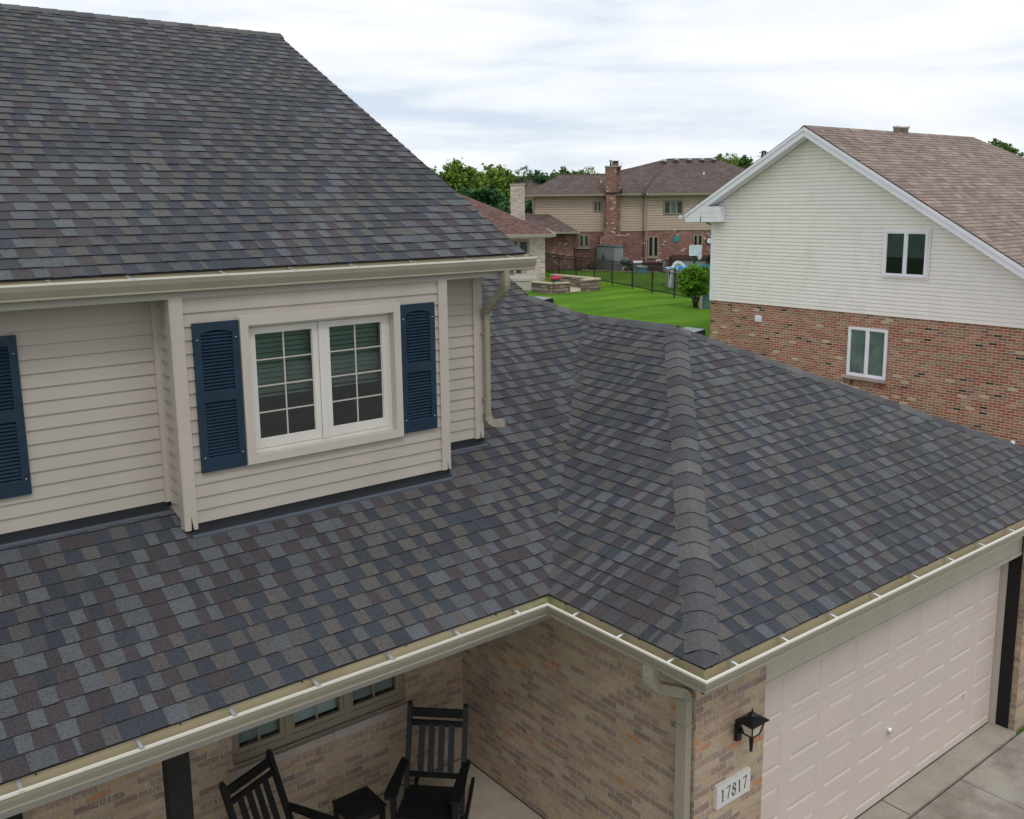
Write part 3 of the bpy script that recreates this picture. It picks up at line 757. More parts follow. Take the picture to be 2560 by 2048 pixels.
m_.box(.1225, .1245, -.12, .122, 2.935, 3.045, 'green_patch'); m_.box(-.15, .12, .070, .12, 2.930, 2.9335, 'green_patch'); m_.box(.070, .12, -.16, .069, 2.930, 2.9335, 'green_patch')
m_.build('mitre_patch', gl)
def hanger(p, o, par):      # p on the rim, o = inward unit vector
    p, o = Vector(p), Vector(o); t = Vector((-o.y, o.x, 0)); m_ = MB()
    A = p+o*.010+Vector((0, 0, -.006)); B = p+o*.118+Vector((0, 0, .010))
    m_.bar(A, B, .020, .004, 'galv'); m_.bar(A-o*.012+Vector((0, 0, .002)), A+o*.02+Vector((0, 0, .001)), .034, .003, 'galv')
    m_.bar(B+Vector((0, 0, -.012)), B+Vector((0, 0, .022)), .026, .004, 'galv', upv=tuple(o)); 
    q = B+o*(-.004)+Vector((0, 0, .010)); m_.tube([q, q-o*.008], .0055, 'fence', 6)
    m_.build('hanger', par)
for x in (-3.99, -3.31, -2.71, -2.10, -1.49, -.88, -.28): hanger((x, 0, RZ-.004), (0, 1, 0), gl)
for y in (-.29, -.80, -1.32): hanger((0, y, RZ-.003), (1, 0, 0), gl)
for x in (.38, .98, 1.63, 2.27, 2.9, 3.53, 4.13, 4.76): hanger((x, -1.701, RZ-.003), (0, 1, 0), gl)
for x in (-3.26, -2.72, -2.02, -1.44, -.88, -.28, .31, .82): hanger((x, 1.404, 5.84), (0, 1, 0), gu)
def screw(a, b): m_ = MB(); m_.tube([a, b], .005, 'fence', 6); m_.build('screw', gl)
for x in [.2+.43*i for i in range(12)]: screw((x, -1.578, 3.047), (x, -1.588, 3.047))
for y in [-.1-.42*i for i in range(4)]: screw((.124, y, 3.047), (.112, y, 3.047))
for x in [-.45-.86*i for i in range(5)]: screw((x, .124, 3.043), (x, .112, 3.043))
# fascias and soffits of the lower roofs
mb = MB(); mb.box(-9, .153, .1345, .152, 2.850, 3.062, 'fascia'); mb.box(.1345, .152, -1.5665, .134, 2.850, 3.062, 'fascia'); mb.box(.1345, 7.34, -1.5665, -1.549, 2.850, 3.062, 'fascia')
mb.build('fascia', house)
mb = MB(); mb.box(-9, .15, .1525, 2.0, 2.853, 2.857, 'fascia'); mb.box(.1525, .517, -1.548, 2.0, 2.8535, 2.8575, 'fascia'); mb.box(.517, 7.34, -1.548, -.88, 2.8535, 2.8575, 'fascia')
mb.build('soffit', house)
mb = MB(); mb.box(-9, .516, .385, .525, 2.672, 2.852, 'fascia'); mb.build('porch_beam', house)
for x in (-3.055, -6.2):
    mb = MB(); mb.box(x, x+.155, .40, .51, .47, 2.672, 'black_wood'); mb.box(x-.02, x+.175, .38, .53, .4705, .60, 'black_wood'); mb.build('porch_post', house)
# ---- brick walls
mb = MB()
def brickwall(m_, x0, x1, z0, z1, y): m_.poly([(x0, y, z0), (x1, y, z0), (x1, y, z1), (x0, y, z1)], 'tan_brick')
WX0, WX1, WZ0, WZ1 = -2.010, -.190, 1.385, 2.56
brickwall(mb, -3.655, WX0, .42, 2.855, 2.0); brickwall(mb, WX1, .517, .42, 2.855, 2.0); brickwall(mb, WX0, WX1, .42, WZ0, 2.0); brickwall(mb, WX0, WX1, WZ1, 2.855, 2.0); brickwall(mb, -9, -4.66, .42, 2.855, 2.0); brickwall(mb, -4.66, -3.655, 2.58, 2.855, 2.0)
mb.poly([(WX0, 2.0, WZ0), (WX0, 2.0, WZ1), (WX0, 2.1, WZ1), (WX0, 2.1, WZ0)], 'tan_brick'); mb.poly([(WX1, 2.0, WZ0), (WX1, 2.1, WZ0), (WX1, 2.1, WZ1), (WX1, 2.0, WZ1)], 'tan_brick')
mb.build('porch_wall', house)
mb = MB()
mb.poly([(.517, -1.184, -.05), (.517, 2.0, -.05), (.517, 2.0, 2.855), (.517, -1.184, 2.855)], 'tan_brick')
mb.poly([(.517, -1.184, -.05), (1.405, -1.184, -.05), (1.405, -1.184, 2.853), (.517, -1.184, 2.853)], 'tan_brick')
mb.poly([(1.405, -1.184, -.05), (1.405, -.86, -.05), (1.405, -.86, 2.853), (1.405, -1.184, 2.853)], 'tan_brick')
mb.build('garage_wall', house); mb = MB()
mb.poly([(6.395, -1.184, -.05), (6.96, -1.184, -.05), (6.96, -1.184, 2.853), (6.395, -1.184, 2.853)], 'tan_brick')
mb.poly([(6.395, -1.113, -.05), (6.395, -1.184, -.05), (6.395, -1.184, 2.853), (6.395, -1.113, 2.853)], 'tan_brick')
mb.poly([(6.96, -1.184, -.05), (6.96, 8, -.05), (6.96, 8, 2.853), (6.96, -1.184, 2.853)], 'tan_brick')
mb.build('garage_wall', house)
mb = MB()    # soldier course and stone sill
w = .066; x = -2.07
while x < -.11:
    z0, z1 = 1.18, 1.288; mb.poly([(x, 1.9975, z0), (x+w, 1.9975, z0), (x+w, 1.9975, z1), (x, 1.9975, z1)], 'tan_brick', uv=[(0+math.floor(x*31)*.0677*3+.004, 0), (0+math.floor(x*31)*.0677*3+.004, .0677), (.19+math.floor(x*31)*.0677*3, .0677), (.19+math.floor(x*31)*.0677*3, 0)]); x += w
mb.build('soldier_course', house)
mb = MB(); mb.box(-2.075, -1.035, 1.945, 2.09, 1.290, 1.372, 'stone_sill'); mb.box(-1.030, -.100, 1.945, 2.09, 1.290, 1.3735, 'stone_sill')
# ---- porch window (three lights)
pw = MB(); frame_ring(pw, WX0+.002, WX1-.002, WZ0, WZ1-.002, .040, 2.035, 2.11, 'bronze_trim', .07)
for a in (-1.455, -.835): pw.box(a-.03, a+.03, 2.030, 2.10, WZ0+.07, WZ1-.042, 'bronze_trim')
po = pw.build('window', house); mb.build('sill', po)
for a, b in ((-1.970, -1.485), (-1.425, -.865), (-.805, -.232)):
    m_ = MB(); frame_ring(m_, a, b, WZ0+.072, WZ1-.045, .042, 2.045, 2.09, 'bronze_trim', .05); m_.box((a+b)/2-.010, (a+b)/2+.010, 2.063, 2.07, WZ0+.12, WZ1-.09, 'bronze_trim')
    m_.box(a, b, 2.0635, 2.07, 2.0, 2.02, 'bronze_trim'); m_.build('sash', po)
    m_ = MB(); m_.poly([(a+.03, 2.072, WZ0+.1), (b-.03, 2.072, WZ0+.1), (b-.03, 2.072, WZ1-.08), (a+.03, 2.072, WZ1-.08)], 'glass_cool'); m_.build('pane', po)
m_ = MB(); z = 2.52
while z > 1.52:
    m_.poly([(-1.43, 2.125, z-.02), (-.86, 2.125, z-.02), (-.86, 2.155, z+.014), (-1.43, 2.155, z+.014)], 'blind')
    if z > 1.53:
        m_.poly([(-1.98, 2.125, z-.02), (-1.48, 2.125, z-.02), (-1.48, 2.155, z+.014), (-1.98, 2.155, z+.014)], 'curtain'); m_.poly([(-.80, 2.125, z-.02), (-.22, 2.125, z-.02), (-.22, 2.155, z+.014), (-.80, 2.155, z+.014)], 'curtain')
    z -= .045
m_.build('blind', po)
m_ = MB(); m_.box(-2.0, -.2, 2.112, 3.4, 1.2, 2.7, 'room', skip='f'); m_.build('room_interior', po)
# front door of the porch, mostly out of the frame
m_ = MB(); frame_ring(m_, -4.66, -3.655, .47, 2.58, .055, 1.985, 2.06, 'bronze_trim'); m_.box(-4.605, -3.71, 2.005, 2.05, .5, 2.525, 'black_wood')
for zz in (.62, 1.25, 1.9): 
    frame_ring(m_, -4.50, -4.20, zz, zz+.5, .02, 1.997, 2.0045, 'black_wood'); frame_ring(m_, -4.11, -3.81, zz, zz+.5, .02, 1.997, 2.0045, 'black_wood')
m_.build('front_door', house)
# ---- garage door
mb = MB(); DX0, DX1, DY = 1.534, 6.408, -.897; cw = (DX1-DX0)/8; ch = 2.13/4
for r_ in range(4):
    z0 = r_*ch; z1 = z0+ch
    for c_ in range(8):
        x0 = DX0+c_*cw; x1 = x0+cw; px0, px1, pz0, pz1 = x0+.068, x1-.068, z0+.092, z1-.092
        lv = [(x0, x1, z0+.004, z1-.004, 0), (px0, px1, pz0, pz1, 0), (px0+.014, px1-.014, pz0+.014, pz1-.014, .010), (px0+.026, px1-.026, pz0+.026, pz1-.026, .010), (px0+.052, px1-.052, pz0+.052, pz1-.052, .001)]
        for a, b in zip(lv[:-1], lv[1:]):
            A = [(a[0], DY+a[4], a[2]), (a[1], DY+a[4], a[2]), (a[1], DY+a[4], a[3]), (a[0], DY+a[4], a[3])]; B = [(b[0], DY+b[4], b[2]), (b[1], DY+b[4], b[2]), (b[1], DY+b[4], b[3]), (b[0], DY+b[4], b[3])]
            for i in range(4): mb.poly([A[i], A[(i+1) % 4], B[(i+1) % 4], B[i]], 'door_pink')
        b = lv[-1]; mb.poly([(b[0], DY+b[4], b[2]), (b[1], DY+b[4], b[2]), (b[1], DY+b[4], b[3]), (b[0], DY+b[4], b[3])], 'door_pink')
    mb.poly([(DX0, DY, z1-.004), (DX1, DY, z1-.004), (DX1, DY+.012, z1), (DX0, DY+.012, z1)], 'door_pink'); mb.poly([(DX0, DY+.012, z1), (DX1, DY+.012, z1), (DX1, DY, z1+.004), (DX0, DY, z1+.004)], 'door_pink')
mb.box(DX0, DX1, DY+.0125, DY+.05, 0.0, 2.13, 'door_pink'); mb.box(DX0, DX1, DY-.006, DY+.02, .0015, .012, 'black_metal')
gd = mb.build('garage_door', house)
m_ = MB(); m_.lathe((3.99, DY-.004, .80), [(.001, -.03), (.028, -.03), (.028, .03), (.001, .03)], 'galv', 10); m_.bar((3.965, DY-.02, .80), (3.965, DY-.055, .80), .016, .016, 'galv'); m_.bar((3.93, DY-.058, .822), (4.03, DY-.05, .772), .026, .014, 'galv'); m_.build('handle', gd)
m_ = MB(); m_.poly([(5.62, DY-.0015, .565), (5.632, DY-.0015, .56), (5.636, DY-.0015, .625), (5.628, DY-.0015, .64)], 'fence'); m_.build('paint_chip', gd); m_ = MB(); m_.poly([(5.42, DY-.0015, 1.33), (5.432, DY-.0015, 1.33), (5.432, DY-.0015, 1.37), (5.42, DY-.0015, 1.37)], 'white'); m_.build('paint_chip', gd)
mb = MB(); mb.box(1.4055, 6.394, -1.092, -.875, 2.215, 2.8525, 'header'); mb.box(1.4055, 6.394, -1.100, -1.0925, 2.215, 2.262, 'header'); mb.box(1.4055, 1.533, -.94, -.88, 0, 2.2145, 'post'); mb.build('door_header', house)
mb = MB(); mb.box(6.352, 6.394, -.968, -.9, .001, 2.2145, 'post'); mb.box(6.336, 6.3515, -.955, -.9, .001, 2.2145, 'post'); mb.build('door_trim', house)
mb = MB(); mb.box(6.378, 6.394, -1.113, -.9685, .001, 2.2145, 'black_wood'); mb.build('door_jamb', house)
# ---- downspouts
def dspout(path, w, d_, par, upv=(0, 1, 0)):
    m_ = MB(); n = 5; pr = []
    def edge(ax, bx, ay, by):
        for i in range(n):
            t0, t1 = i/n, (i+1)/n
            for t_, o in ((t0+.02, 0), (t0+.14/1, -.0028), (t1-.04, -.0028)):
                yield (ax+(bx-ax)*t_, ay+(by-ay)*t_, o)
    pr = []
    for (ax, ay, bx, by, nx, ny) in ((-w/2, -d_/2, w/2, -d_/2, 0, -1), (w/2, -d_/2, w/2, d_/2, 1, 0), (w/2, d_/2, -w/2, d_/2, 0, 1), (-w/2, d_/2, -w/2, -d_/2, -1, 0)):
        for X, Y_, o in edge(ax, bx, ay, by): pr.append((X+nx*o, Y_+ny*o))
    m_.sweep(path, pr, 'gutter', upv=upv); return m_ if par is None else m_.build('downspout', par)
def arc(c, a0, a1, r_, n, ax, ay):
    c, ax, ay = Vector(c), Vector(ax), Vector(ay)
    return [c+ax*(r_*math.cos(a0+(a1-a0)*i/n))+ay*(r_*math.sin(a0+(a1-a0)*i/n)) for i in range(n+1)]
# garage-corner downspout: drops from the side gutter, turns to the wall, runs down it
P0 = [(.075, -1.11, 2.925), (.075, -1.11, 2.86)]
A1 = arc((.135, -1.11, 2.80), math.pi, math.pi*1.5, .060, 5, (1, 0, 0), (0, 0, 1))
A1 = [Vector((.075, -1.11, 2.80))]+[Vector((.082, -1.11, 2.77)), Vector((.100, -1.11, 2.745)), Vector((.128, -1.11, 2.725))]
A2 = [Vector((.395, -1.11, 2.590)), Vector((.430, -1.11, 2.565)), Vector((.452, -1.11, 2.535)), Vector((.462, -1.11, 2.50)), Vector((.464, -1.11, 2.46))]
ds = dspout([Vector(p) for p in P0]+A1+A2+[Vector((.464, -1.11, 1.2)), Vector((.464, -1.11, .02))], .078, .100, None, upv=(0, 1, 0))
def ribs(m_, pts, w, d_, wide):      # crimp rings round an elbow; pts=(point, direction)
    for P, D in pts:
        P, D = Vector(P), Vector(D).normalized(); s_ = Vector(wide); t_ = D.cross(s_).normalized()
        for sg in (-1, 1):
            m_.bar(P-s_*w/2*1.04+t_*sg*d_*.51, P+s_*w/2*1.04+t_*sg*d_*.51, .007, .006, 'gutter', upv=tuple(t_)); m_.bar(P-t_*d_/2*1.04+s_*sg*w*.51, P+t_*d_/2*1.04+s_*sg*w*.51, .007, .006, 'gutter', upv=tuple(s_))
m_ = ds
ribs(m_, [((.075, -1.11, 2.83), (0, 0, -1)), ((.076, -1.11, 2.80), (.1, 0, -1)), ((.082, -1.11, 2.772), (.35, 0, -1)), ((.098, -1.11, 2.748), (.7, 0, -.8)), ((.125, -1.11, 2.728), (.8, 0, -.55)),
          ((.405, -1.11, 2.583), (.8, 0, -.5)), ((.434, -1.11, 2.560), (.6, 0, -.8)), ((.452, -1.11, 2.533), (.35, 0, -1)), ((.461, -1.11, 2.505), (.1, 0, -1))], .100, .078, (0, 1, 0))
m_.bar((.420, -1.11, 2.28), (.516, -1.11, 2.28), .112, .02, 'gutter'); m_.build('downspout', house)
# upper downspout
xc = .738
pp = [(xc, 1.462, 5.72), (xc, 1.462, 5.62), (xc, 1.466, 5.58), (xc, 1.480, 5.545), (xc, 1.502, 5.515), (xc, 1.74, 5.335), (xc, 1.768, 5.305), (xc, 1.782, 5.27), (xc, 1.786, 5.23), (xc, 1.786, 4.26), (xc+.006, 1.784, 4.225), (xc+.024, 1.780, 4.192), (xc+.055, 1.774, 4.168), (xc+.095, 1.768, 4.156), (xc+.185, 1.756, 4.146)]
d2 = dspout([Vector(p) for p in pp[:10]], .076, .058, None, upv=(1, 0, 0))
m_ = d2; pr = [(-.038, -.029), (.038, -.029), (.038, .029), (-.038, .029)]
m_.sweep([Vector(p) for p in pp[9:]], pr, 'gutter', upv=(0, 1, 0), caps=False)
ribs(m_, [((xc, 1.462, 5.615), (0, 0, -1)), ((xc, 1.466, 5.588), (0, .15, -1)), ((xc, 1.474, 5.562), (0, .35, -1)), ((xc, 1.488, 5.537), (0, .6, -1)), ((xc, 1.506, 5.513), (0, .8, -.8)),
          ((xc, 1.745, 5.330), (0, .8, -.7)), ((xc, 1.768, 5.305), (0, .6, -1)), ((xc, 1.781, 5.275), (0, .3, -1)), ((xc, 1.786, 5.245), (0, 0, -1))], .080, .062, (1, 0, 0))
ribs(m_, [((xc+.002, 1.786, 4.25), (0, 0, -1)), ((xc+.010, 1.783, 4.215), (.3, 0, -1)), ((xc+.030, 1.779, 4.185), (.7, 0, -1)), ((xc+.06, 1.774, 4.166), (1, 0, -.5)), ((xc+.10, 1.768, 4.155), (1, 0, -.2)), ((xc+.182, 1.756, 4.147), (1, 0, 0))], .060, .078, (0, 1, 0))
for z in (5.08, 4.42): m_.bar((xc-.045, 1.80, z), (xc+.045, 1.80, z), .075, .018, 'gutter')
m_.build('downspout', house)
# ---- roof vents on the far faces of the lower roofs
def roof_vent(x, y, s_=.34, h=.15):
    z = 4.862-SS*(x-3.74); m_ = MB(); k = SS
    q = lambda dx_, dy_, dz: (x+dx_, y+dy_, z-k*dx_+dz)
    a = [q(-s_/2, -s_/2, 0), q(s_/2, -s_/2, 0), q(s_/2, s_/2, 0), q(-s_/2, s_/2, 0)]
    zt = z+h; b = [(x-s_*.75, y-s_/2, zt-.035), (x+s_*.3, y-s_/2, zt), (x+s_*.3, y+s_/2, zt), (x-s_*.75, y+s_/2, zt-.035)]
    m_.poly(b, 'resin')
    for i in range(4): m_.poly([a[i], a[(i+1) % 4], b[(i+1) % 4], b[i]], 'black_metal')
    m_.build('roof_vent', house)
roof_vent(3.62, 4.36, .32, .135); roof_vent(4.20, 2.13, .30, .145)

# ---- fixtures on the garage front
lamp = thing('wall_lantern', 'small black coach lantern with pale glass on the tan brick beside the garage door', 'wall lamp', (1.03, -1.184, 2.1))
m_ = MB(); cx, cy = 1.03, -1.335
m_.poly([(.92, -1.425, 2.208), (1.14, -1.425, 2.208), (1.14, -1.245, 2.208), (.92, -1.245, 2.208)][::-1], 'black_metal')
b4 = [(.92, -1.425), (1.14, -1.425), (1.14, -1.245), (.92, -1.245)]; t4 = [(1.0, -1.36), (1.06, -1.36), (1.06, -1.31), (1.0, -1.31)]
for i in range(4):
    j = (i+1) % 4; m_.poly([(*b4[i], 2.214), (*b4[j], 2.214), (*t4[j], 2.250), (*t4[i], 2.250)], 'black_metal'); m_.poly([(*b4[i], 2.208), (*b4[j], 2.208), (*b4[j], 2.214), (*b4[i], 2.214)], 'black_metal')
m_.poly([(*p, 2.250) for p in t4], 'black_metal'); m_.build('lantern_roof', lamp)
m_ = MB(); m_.lathe((cx, cy, 0), [(.034, 2.248), (.034, 2.256), (.024, 2.272), (.012, 2.278), (.006, 2.284), (.010, 2.295), (.004, 2.305), (.001, 2.325)], 'black_metal', 12); m_.build('finial', lamp)
m_ = MB()
tb = [(cx-.078, cy-.066), (cx+.078, cy-.066), (cx+.078, cy+.066), (cx-.078, cy+.066)]; bb = [(cx-.046, cy-.040), (cx+.046, cy-.040), (cx+.046, cy+.040), (cx-.046, cy+.040)]
zt, zb_ = 2.207, 2.090
for i in range(4):
    m_.bar((*tb[i], zt), (*bb[i], zb_), .011, .011, 'black_metal'); m_.bar((*tb[i], zt-.004), (*tb[(i+1) % 4], zt-.004), .010, .010, 'black_metal'); m_.bar((*bb[i], zb_), (*bb[(i+1) % 4], zb_), .010, .010, 'black_metal')
m_.poly([(*p, zb_) for p in bb], 'black_metal'); m_.build('cage', lamp)
m_ = MB()
for i in range(4):
    j = (i+1) % 4; f = .96; sc_ = lambda p: (cx+(p[0]-cx)*f, cy+(p[1]-cy)*f)
    m_.poly([(*sc_(bb[i]), zb_), (*sc_(bb[j]), zb_), (*sc_(tb[j]), zt), (*sc_(tb[i]), zt)], 'lamp_glass')
m_.build('glass', lamp)
m_ = MB(); m_.lathe((cx, cy, 0), [(.018, 2.092), (.026, 2.078), (.020, 2.066), (.020, 2.04), (.012, 1.945), (.013, 1.938), (.002, 1.936)], 'black_metal', 10); m_.build('stem', lamp)
m_ = MB(); o8 = [(.035, -.07), (.035, .07), (.02, .085), (-.02, .085), (-.035, .07), (-.035, -.07), (-.02, -.085), (.02, -.085)]
pf = [(1.035+a, -1.184, 2.045+b) for a, b in o8]; pk = [(1.035+a*.8, -1.215, 2.045+b*.86) for a, b in o8]; m_.poly(pk, 'black_metal')
for i in range(8): m_.poly([pf[i], pf[i-1], pk[i-1], pk[i]], 'black_metal')
m_.bar((1.035, -1.21, 2.06), (1.031, -1.30, 2.085), .03, .03, 'black_metal'); m_.build('backplate', lamp)
plq = thing('house_number_plaque', 'pale stone plaque reading 17817 set in the tan brick', 'plaque', (.975, -1.2, 1.46))
m_ = MB(); m_.box(.765, 1.195, -1.216, -1.150, 1.455, 1.662, 'plaque'); m_.build('stone_panel', plq)
def stroke(m_, pts, ws):
    for k in range(len(pts)-1):
        (x0, z0), (x1, z1) = pts[k], pts[k+1]; L = math.hypot(x1-x0, z1-z0); nx, nz = -(z1-z0)/L, (x1-x0)/L; a, b = ws[k]/2, ws[k+1]/2
        m_.poly([(x0-nx*a, -1.2172-.0001*k, z0-nz*a), (x1-nx*b, -1.2172-.0001*k, z1-nz*b), (x1+nx*b, -1.2172-.0001*k, z1+nz*b), (x0+nx*a, -1.2172-.0001*k, z0+nz*a)], 'ink')
def digit(ch, x, z, h):
    m_ = MB()
    if ch == '1': stroke(m_, [(x-.016, z+h*.84), (x-.002, z+h*.98), (x, z+h*.6), (x, z+h*.30), (x, z+.004)], [.006, .012, .015, .014, .013]); stroke(m_, [(x-.014, z+.003), (x+.014, z+.003)], [.006, .006])
    elif ch == '7': stroke(m_, [(x-.024, z+h*.84), (x-.020, z+h*.95), (x+.024, z+h*.97)], [.004, .010, .015]); stroke(m_, [(x+.024, z+h*.97), (x+.008, z+h*.55), (x-.006, z+.002)], [.007, .011, .014])
    else:
        for cz, rx, rz in ((z+h*.75, .016, h*.215), (z+h*.27, .020, h*.255)):
            P = [(x+rx*math.cos(i*math.pi/8+.4), cz+rz*math.sin(i*math.pi/8+.4)) for i in range(17)]; stroke(m_, P, [.005+.010*abs(math.cos(i*math.pi/8-.5)) for i in range(17)])
    m_.build('digit', plq)
for i, ch in enumerate('17817'): digit(ch, .838+i*.0715, 1.503, .112)

# ---- porch furniture
def rocker(loc, ang, label):
    """rocking chair facing local -Y, seat centre at the origin"""
    t = thing('rocking_chair', label, 'rocking chair', loc, ang, 'rocking chairs on the porch'); L = ROOTS[t.name]
    tf = lambda x, y, z: tuple(L @ Vector((x, y, z)))
    M_ = lambda: MB(tf); bw = 'black_wood'
    lean = lambda z: .235+(z-.40)*.36
    m_ = M_()
    for i in range(6): y0 = -.25+i*.084; m_.box(-.265, .265, y0, y0+.076, .395-.006*i, .417-.006*i, bw)
    m_.box(-.265, .265, -.275, -.252, .33, .415, bw); m_.box(-.25, .25, .25, .27, .31, .385, bw); m_.box(-.262, -.24, -.25, .25, .31, .385, bw); m_.box(.24, .262, -.25, .25, .31, .385, bw)
    m_.build('seat', t)
    for sx in (-1, 1):
        m_ = M_(); m_.bar((sx*.272, lean(.10)-.02, .06), (sx*.272, lean(1.10), 1.10), .045, .045, bw, upv=(0, 1, 0)); m_.tube([(sx*.272, lean(1.10), 1.10), (sx*.272, lean(1.125), 1.125)], .022, bw, 8); m_.build('back_post', t)
        m_ = M_(); m_.bar((sx*.285, -.245, .06), (sx*.285, -.245, .62), .05, .045, bw, upv=(0, 1, 0)); m_.build('leg', t)
        m_ = M_(); pts = []
        pl = [(-.33, .045), (-.25, .060), (-.10, .055), (.10, .042), (.33, .036)]
        for (ya, wa), (yb2, wb2) in zip(pl[:-1], pl[1:]):
            m_.bar((sx*.30, ya, .632-.012*(ya > .1)), (sx*.30, yb2, .632-.012*(yb2 > .1)), wa*2, .024, bw, w2=wb2*2)
        m_.build('armrest', t)
        m_ = M_(); prev = None
        for i in range(15):
            y = -.42+i*.085; z = .030+.16*((y-.08)/1.0)**2*1.6
            if prev: m_.bar(prev, (sx*.285, y, z), .032, .045, bw)
            prev = (sx*.285, y, z)
        m_.build('rocker', t)
        m_ = M_(); m_.bar((sx*.285, -.24, .16), (sx*.285, .16, .17), .024, .03, bw); m_.build('stretcher', t)
    m_ = M_(); m_.bar((-.27, -.245, .17), (.27, -.245, .17), .024, .03, bw); m_.bar((-.27, .15, .20), (.27, .15, .20), .024, .03, bw); m_.build('stretcher', t)
    for z, h in ((1.035, .085), (.945, .055), (.50, .05)):
        m_ = M_(); m_.bar((-.25, lean(z), z), (.25, lean(z), z), .022, h, bw); m_.build('back_rail', t)
    for i in range(4):
        x = -.145+i*.0967; m_ = M_(); m_.bar((x, lean(.50), .50), (x, lean(.94), .94), .058, .014, bw, upv=(0, 1, 0)); m_.build('back_slat', t)
    return t
rocker((-.52, 1.086, .47), math.atan2(-.707, .707)+0.0, 'black slatted rocking chair in the porch corner, facing out to the left')
rocker((-1.86, 1.165, .47), math.atan2(.37, .93), 'black slatted rocking chair seen from behind its leaning back, left of the little table')
tb_ = thing('side_table', 'small square black slatted table between the rocking chairs', 'side table', (-1.06, 1.455, .47))
m_ = MB()
for i in range(4): y0 = 1.27+i*.0925; m_.box(-1.245, -.875, y0, y0+.086, .885, .905, 'black_wood')
m_.build('tabletop', tb_)
m_ = MB(); frame_ring(m_, -1.23, -.89, .83, .884, .0, 1.285, 1.30, 'black_wood'); m_.box(-1.22, -.90, 1.285, 1.303, .825, .884, 'black_wood'); m_.box(-1.22, -.90, 1.607, 1.625, .825, .884, 'black_wood'); m_.box(-1.225, -1.207, 1.303, 1.607, .825, .884, 'black_wood'); m_.box(-.913, -.895, 1.303, 1.607, .825, .884, 'black_wood'); m_.build('apron', tb_)
for x in (-1.235, -.925):
    for y in (1.28, 1.59): m_ = MB(); m_.box(x, x+.04, y, y+.04, .4705, .8845, 'black_wood'); m_.build('leg', tb_)

# ================================================================== WINDOWS for the other houses
def window(parent, tf, u0, u1, z0, z1, lites=2, mat='white', fw=.055, back='screen', sill=None, blind_to=None, d0=0.0, casing=None, sillmat='stone_sill'):
    """tf(u, d, z): d is the distance out from the wall"""
    T2 = lambda u, d, z: tf(u, d+d0, z)
    m_ = MB(T2); B = lambda a, b, c, d, e_, f, mt, mm=None: (mm or m_).box(a, b, c, d, e_, f, mt)
    if casing:
        c = .05
        for q in ((u0-c, u1+c, z1, z1+c), (u0-c, u1+c, z0-c, z0), (u0-c, u0, z0, z1), (u1, u1+c, z0, z1)): B(q[0], q[1], 0, .022, q[2], q[3], casing)
    B(u0, u1, 0, .05, z1-fw, z1, mat); B(u0, u1, 0, .05, z0, z0+fw, mat); B(u0, u0+fw, 0, .05, z0+fw, z1-fw, mat); B(u1-fw, u1, 0, .05, z0+fw, z1-fw, mat)
    w = (u1-u0-2*fw)/lites
    for i in range(1, lites): B(u0+fw+w*i-fw*.55, u0+fw+w*i+fw*.55, 0, .052, z0+fw, z1-fw, mat)
    wo_ = m_.build('window', parent)
    for i in range(lites):
        a, b = u0+fw+w*i+(fw*.55 if i else 0), u0+fw+w*(i+1)-(fw*.55 if i < lites-1 else 0)
        s2 = MB(T2); f = fw*.5
        for q in ((a, b, z1-fw-f, z1-fw), (a, b, z0+fw, z0+fw+f), (a, a+f, z0+fw+f, z1-fw-f), (b-f, b, z0+fw+f, z1-fw-f)): s2.box(q[0], q[1], .006, .040, q[2], q[3], mat)
        s2.build('sash', wo_)
        s3 = MB(T2); a2, b2, c2, e2 = a+f, b-f, z0+fw+f, z1-fw-f
        s3.poly([(a2, .018, c2), (b2, .018, c2), (b2, .018, e2), (a2, .018, e2)], 'glass_dark'); s3.build('pane', wo_)
        s4 = MB(T2); bk = back[i] if isinstance(back, (list, tuple)) else back
        if blind_to is None: s4.poly([(a2, .004, c2), (b2, .004, c2), (b2, .004, e2), (a2, .004, e2)], bk)
        else:
            s4.poly([(a2, .004, c2), (b2, .004, c2), (b2, .004, blind_to), (a2, .004, blind_to)], 'room_dark')
            z = blind_to
            while z < e2: s4.poly([(a2, .006, z), (b2, .006, z), (b2, .001, min(z+.03, e2)), (a2, .001, min(z+.03, e2))], bk); z += .03
        if bk == 'curtain':
            n = 16
            for k in range(n):
                x0 = a2+(b2-a2)*k/n; x1 = a2+(b2-a2)*(k+1)/n; h = .010 if k % 2 else .004; h2 = .004 if k % 2 else .010
                s4.poly([(x0, h, c2), (x1, h2, c2), (x1, h2, e2-.16), (x0, h, e2-.16)], 'curtain')
        s4.build('curtain', wo_)
    if sill:
        s5 = MB(T2); s5.box(u0-.12, u1+.02, 0.0, .09, z0-sill-.002, z0-.002, sillmat); s5.build('sill', wo_)
    return wo_

# ================================================================== NEIGHBOUR HOUSE (cream siding over red brick)
XN = 17.8
nb = thing('neighbor_house', 'cream sided house with white rake boards, red brick base and brown roof at the right', 'house', (XN, 13.09, 0))
YR, ZRD = 9.75, 8.30
SB, SFn = .565, .590     # back and front roof slopes
yb0 = 13.087
def zroof(y): return ZRD-(y-YR)*SB if y > YR else ZRD-(YR-y)*SFn
mb = MB()
